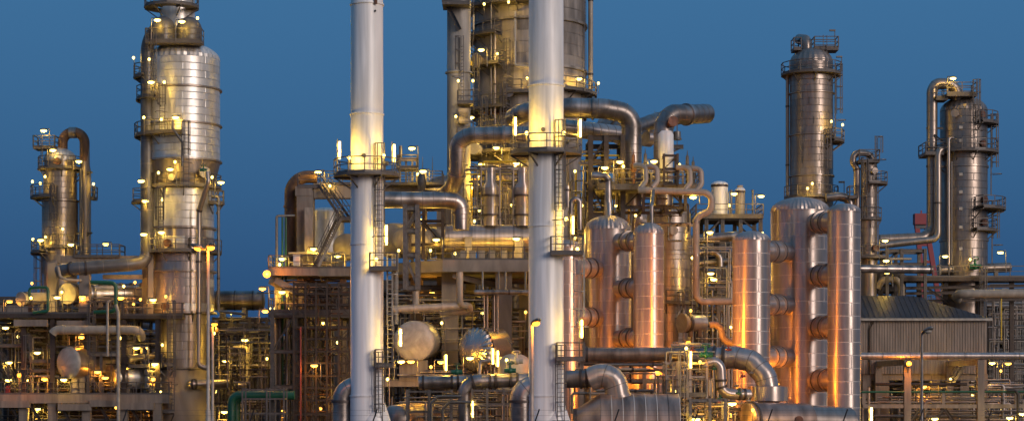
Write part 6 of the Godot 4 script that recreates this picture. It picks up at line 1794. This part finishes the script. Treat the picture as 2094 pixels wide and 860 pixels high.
	for px in [1880.0, 1935.0, 2008.0, 2070.0]:
		member(t, "bridge_post", Vector3(W(px, 0, d + 1).x, 0, -d - 1.0), Vector3(W(px, 0, d + 1).x, W(0, 570, d).y, -d - 1.0), 0.4, 0.4, M.steel_brown)
	for y in [585.0, 596.0, 612.0]:
		member(t, "bridge_beam", W(1850, y + 4, d - 0.1), W(2130, y - 2, d - 0.1), 0.24, 0.3, M.steel_brown)
	member(t, "brace", W(1898, 590, d - 0.1), W(1940, 618, d - 0.1), 0.24, 0.24, M.steel_brown)
	ladder(t, W(2012, 660, d - 0.6), W(0, 566, d).y, 90, true)
	exchanger("yellow-lit exchanger lying along the walkway bridge", W(1925, 552, d + 2.0), W(2066, 546, d + 2.4), 0.5, M.aged_a)
	valve("dark green wheel valve on the walkway bridge", W(1995, 545, d + 0.4), 0.6, M.green)
	pipe("steel_main", "grey main reaching across to the walkway bridge", [[1750, 549, 190.0], [1905, 551, 192.0]], 8.5, M.duct, 1.2, [0.98], 1.4)
	pipe("steel_pipe", "cream-lit hook pipe rising behind the shed roof", [[1795, 590, 196.0], [1805, 571, 196.0], [1836, 572, 196.0], [1844, 584, 196.0], [1844, 640, 196.0]], 7.0, M.cream, 1.8)
	pipe("cream_pipe", "fat cream pipe end jutting out under the walkway bridge", [[2120, 600, 190.0], [1962, 600, 190.0], [1956, 606, 192.0], [1960, 612, 197.0]], 9.0, M.cream, 1.2)
	pipe("yellow_pipe", "thin yellow pipe hanging under the fat cream pipe", [[2049, 610, 189.5], [2049, 695, 189.5]], 1.4, M.yellow)
	frame("dark truss linking the slim column and the stout column", [1815, 1845, 1893], [512, 540], 195.0, [0.0, 3.0], M.steel, 0.3, true, 508)
	pipe("steel_pipe", "thin pale pipe on the dark truss", [[1818, 529, 194.5], [1865, 529, 194.5]], 2.4, M.cream)
	unit("the dark rack under the walkway bridge", [1905, 1960, 2025, 2075, 2125], [628, 660, 700], 200.0 + 24.0, 6.0, 26, 12, 2, M.steel_brown, true, 3.0, 2)
	unit("the low rack behind the slim column", [1756, 1800, 1850], [566, 592], 199.0, 6.0, 16, 10, 2, M.steel, true, 4.0, 0)
	# red crane far behind
	d = 430.0
	t = thing("harbour_crane", "red harbour crane standing far beyond the plant", "crane", Vector3(W(1895, 0, d).x, 0, -d))
	var sx := mm(1, d)
	for q in [[1874.0, 440.0, 1886.0, 560.0], [1892.0, 440.0, 1912.0, 560.0]]:
		var a := W(q[0], q[1], d)
		var b := W(q[2], q[3], d)
		var low := b + (b - a) * (b.y / (a.y - b.y))
		member(t, "leg", Vector3(low.x, 0, -d), a, 1.0, 0.95, M.crane_red, 1)
	member(t, "head", W(1870, 448, d), W(1896, 448, d), 2.4, mm(22, d), M.crane_red, 1)
	member(t, "machine_house", W(1872, 462, d + 0.5), W(1892, 462, d + 0.5), 2.0, mm(10, d), M.duct_dark, 1)
	for y in [500.0, 535.0]: member(t, "tie", W(1880, y, d), W(1904, y, d), 0.6, 0.6, M.crane_red, 1)
	member(t, "mast", W(1885, 438, d), W(1885, 430, d), 0.3, 0.3, M.crane_red, 1)

# ---------------------------------------------------------------- rows of plant further back
func background_units() -> void:
	unit("the far rack beyond the concrete decks", [-40, 20, 85, 150, 215, 280], [664, 705, 745, 785], 214.0, 8.0, 34, 16, 6, M.steel_brown, true, 5.0, 4)
	unit("the far rack beyond the truss bridge", [400, 450, 500, 556, 610, 665], [676, 715, 756, 800], 214.0, 8.0, 44, 22, 9, M.steel_brown, true, 5.0, 5)
	unit("the far rack beyond the concrete piers", [770, 830, 890, 950, 1010, 1075], [600, 645, 690, 740, 790], 210.0, 8.0, 40, 20, 9, M.steel_brown, true, 5.0, 5)
	unit("the far rack beyond the clad vessels", [1130, 1190, 1250, 1310, 1380, 1440, 1500], [520, 565, 610, 660, 720, 780], 206.0, 8.0, 40, 20, 8, M.steel_brown, true, 5.0, 3)
	unit("the far rack beyond the shed", [2020, 2070, 2120, 2170], [690, 735, 780, 825], 236.0, 8.0, 24, 12, 4, M.steel_brown, true, 4.0, 3)
	unit("the far rack beyond the broadest vessel", [1560, 1620, 1690, 1760], [600, 660, 720, 780], 214.0, 8.0, 14, 8, 3, M.steel, true, 4.0, 1)
	var thin := [M.galv, M.aged_b, M.cream, M.steel_brown]
	piping("", "", "", 0, 335, 662, 800, 177.0, 190.0, 70, 40, 0.075, thin, "tangle of thin conduits in the storeys of the long concrete table")
	piping("", "", "", 0, 335, 828, 868, 177.0, 188.0, 36, 14, 0.075, thin, "tangle of thin conduits in the dark storey beneath the concrete table")
	piping("", "", "", 428, 560, 660, 862, 176.0, 194.0, 70, 40, 0.075, thin, "tangle of thin conduits beneath the open truss bridge")
	piping("", "", "", 560, 720, 585, 640, 170.0, 178.0, 30, 16, 0.07, thin, "tangle of thin conduits hung beneath the corner deck")
	piping("", "", "", 785, 1085, 590, 775, 169.0, 184.0, 60, 40, 0.075, thin, "tangle of thin conduits around the concrete piers")
	piping("", "", "", 945, 1080, 330, 455, 176.0, 184.0, 30, 24, 0.06, thin, "tangle of thin conduits behind the silver cylinders")
	piping("", "", "", 1160, 1272, 390, 480, 172.0, 182.0, 30, 20, 0.075, thin, "tangle of thin conduits in the dark steel tower")
	piping("", "", "", 1765, 2110, 770, 866, 182.0, 200.0, 60, 30, 0.075, thin, "tangle of thin conduits under the shed")
	piping("", "", "", 2020, 2120, 580, 760, 200.0, 218.0, 70, 24, 0.09, thin, "tangle of thin conduits beside the shed end")
	piping("", "", "", 1395, 1500, 480, 700, 180.0, 192.0, 40, 24, 0.075, thin, "tangle of thin conduits behind the cream header")
	piping("", "", "", 100, 320, 580, 640, 178.0, 186.0, 26, 16, 0.06, thin, "tangle of thin conduits on the upper concrete deck")
	# dark sheds closing the view along the ground
	for q in [[-80.0, 66.0, 606.0, 300.0, "dark flat shed far beyond the small cream exchanger"], [330.0, 800.0, 690.0, 300.0, "long dark shed far beyond the truss bridge"], [590.0, 782.0, 590.0, 250.0, "tall dark shed beyond the brown scaffold"], [1090.0, 1300.0, 690.0, 290.0, "low dark shed far beyond the ladder-side vessel"], [775.0, 1105.0, 572.0, 262.0, "long dark shed far beyond the concrete piers"], [1290.0, 1800.0, 690.0, 280.0, "long dark shed far beyond the clad vessels"], [2010.0, 2200.0, 590.0, 262.0, "tall dark shed beyond the walkway bridge end"], [1780.0, 2200.0, 640.0, 290.0, "long dark shed far beyond the corrugated shed"], [40.0, 340.0, 680.0, 290.0, "long dark shed far beyond the concrete decks"]]:
		var d: float = q[3]
		var a := W(q[0], q[2], d)
		var b := W(q[1], q[2], d)
		var t := thing("far_shed", q[4], "building", Vector3((a.x + b.x) / 2, 0, -d))
		var mb := MB.new()
		mb.box(Vector3((a.x + b.x) / 2, a.y / 2 - 0.6, -d - 8), Vector3(b.x - a.x, a.y - 1.2, 16))
		put(mb, "wall", M.siding if q[0] < -10 else M.far, t)
		mb = MB.new()
		mb.box(Vector3((a.x + b.x) / 2, a.y - 0.6, -d - 8), Vector3(b.x - a.x + 0.6, 1.18, 16.6))
		put(mb, "roof", M.far, t)

# ---------------------------------------------------------------- street lamps and fence
func street() -> void:
	street_lamp(425, 514, 122, "tall two-armed orange street lamp before the wide silver column", [[-0.35, 0.15], [0.12, 0.25]], true, 22.0, M.white_dull)
	street_lamp(434, 668, 150, "low orange street lamp close beside the two-armed one", [[0.12, 0.3]], true, 14.0, M.white_dull)
	street_lamp(1088, 668, 118, "orange street lamp standing before the white stack", [[0.12, 0.25]], true, 45.0, M.white_dull)
	street_lamp(1886, 684, 128, "unlit street lamp before the corrugated shed", [[0.16, 0.2]], false, 0.0, M.galv)
	var d := 110.0
	var t := thing("barbed_wire_fence", "barbed wire fence with slanting black arms along the street", "fence", Vector3(0, 0, -d))
	var x := -40.0
	for px in [250.0, 510.0, 762.0, 1094.0, 1257.0, 1420.0, 1571.0, 1725.0, 1880.0, 2020.0]:
		var foot := Vector3(W(px, 0, d).x, 0, -d)
		var top := W(px, 862, d)
		member(t, "post", foot, top, 0.07, 0.07, M.black, 1)
		member(t, "arm", top, W(px + 9, 836, d - 0.3), 0.055, 0.055, M.black, 1)
	for y in [838.0, 849.0, 860.0]:
		member(t, "wire", W(-60, y, d - 0.15), W(2160, y, d - 0.15), 0.012, 0.012, M.rail, 2)
	for y in [1.2, 2.2]:
		member(t, "wire", Vector3(-32, y, -d), Vector3(32, y, -d), 0.02, 0.02, M.rail, 2)
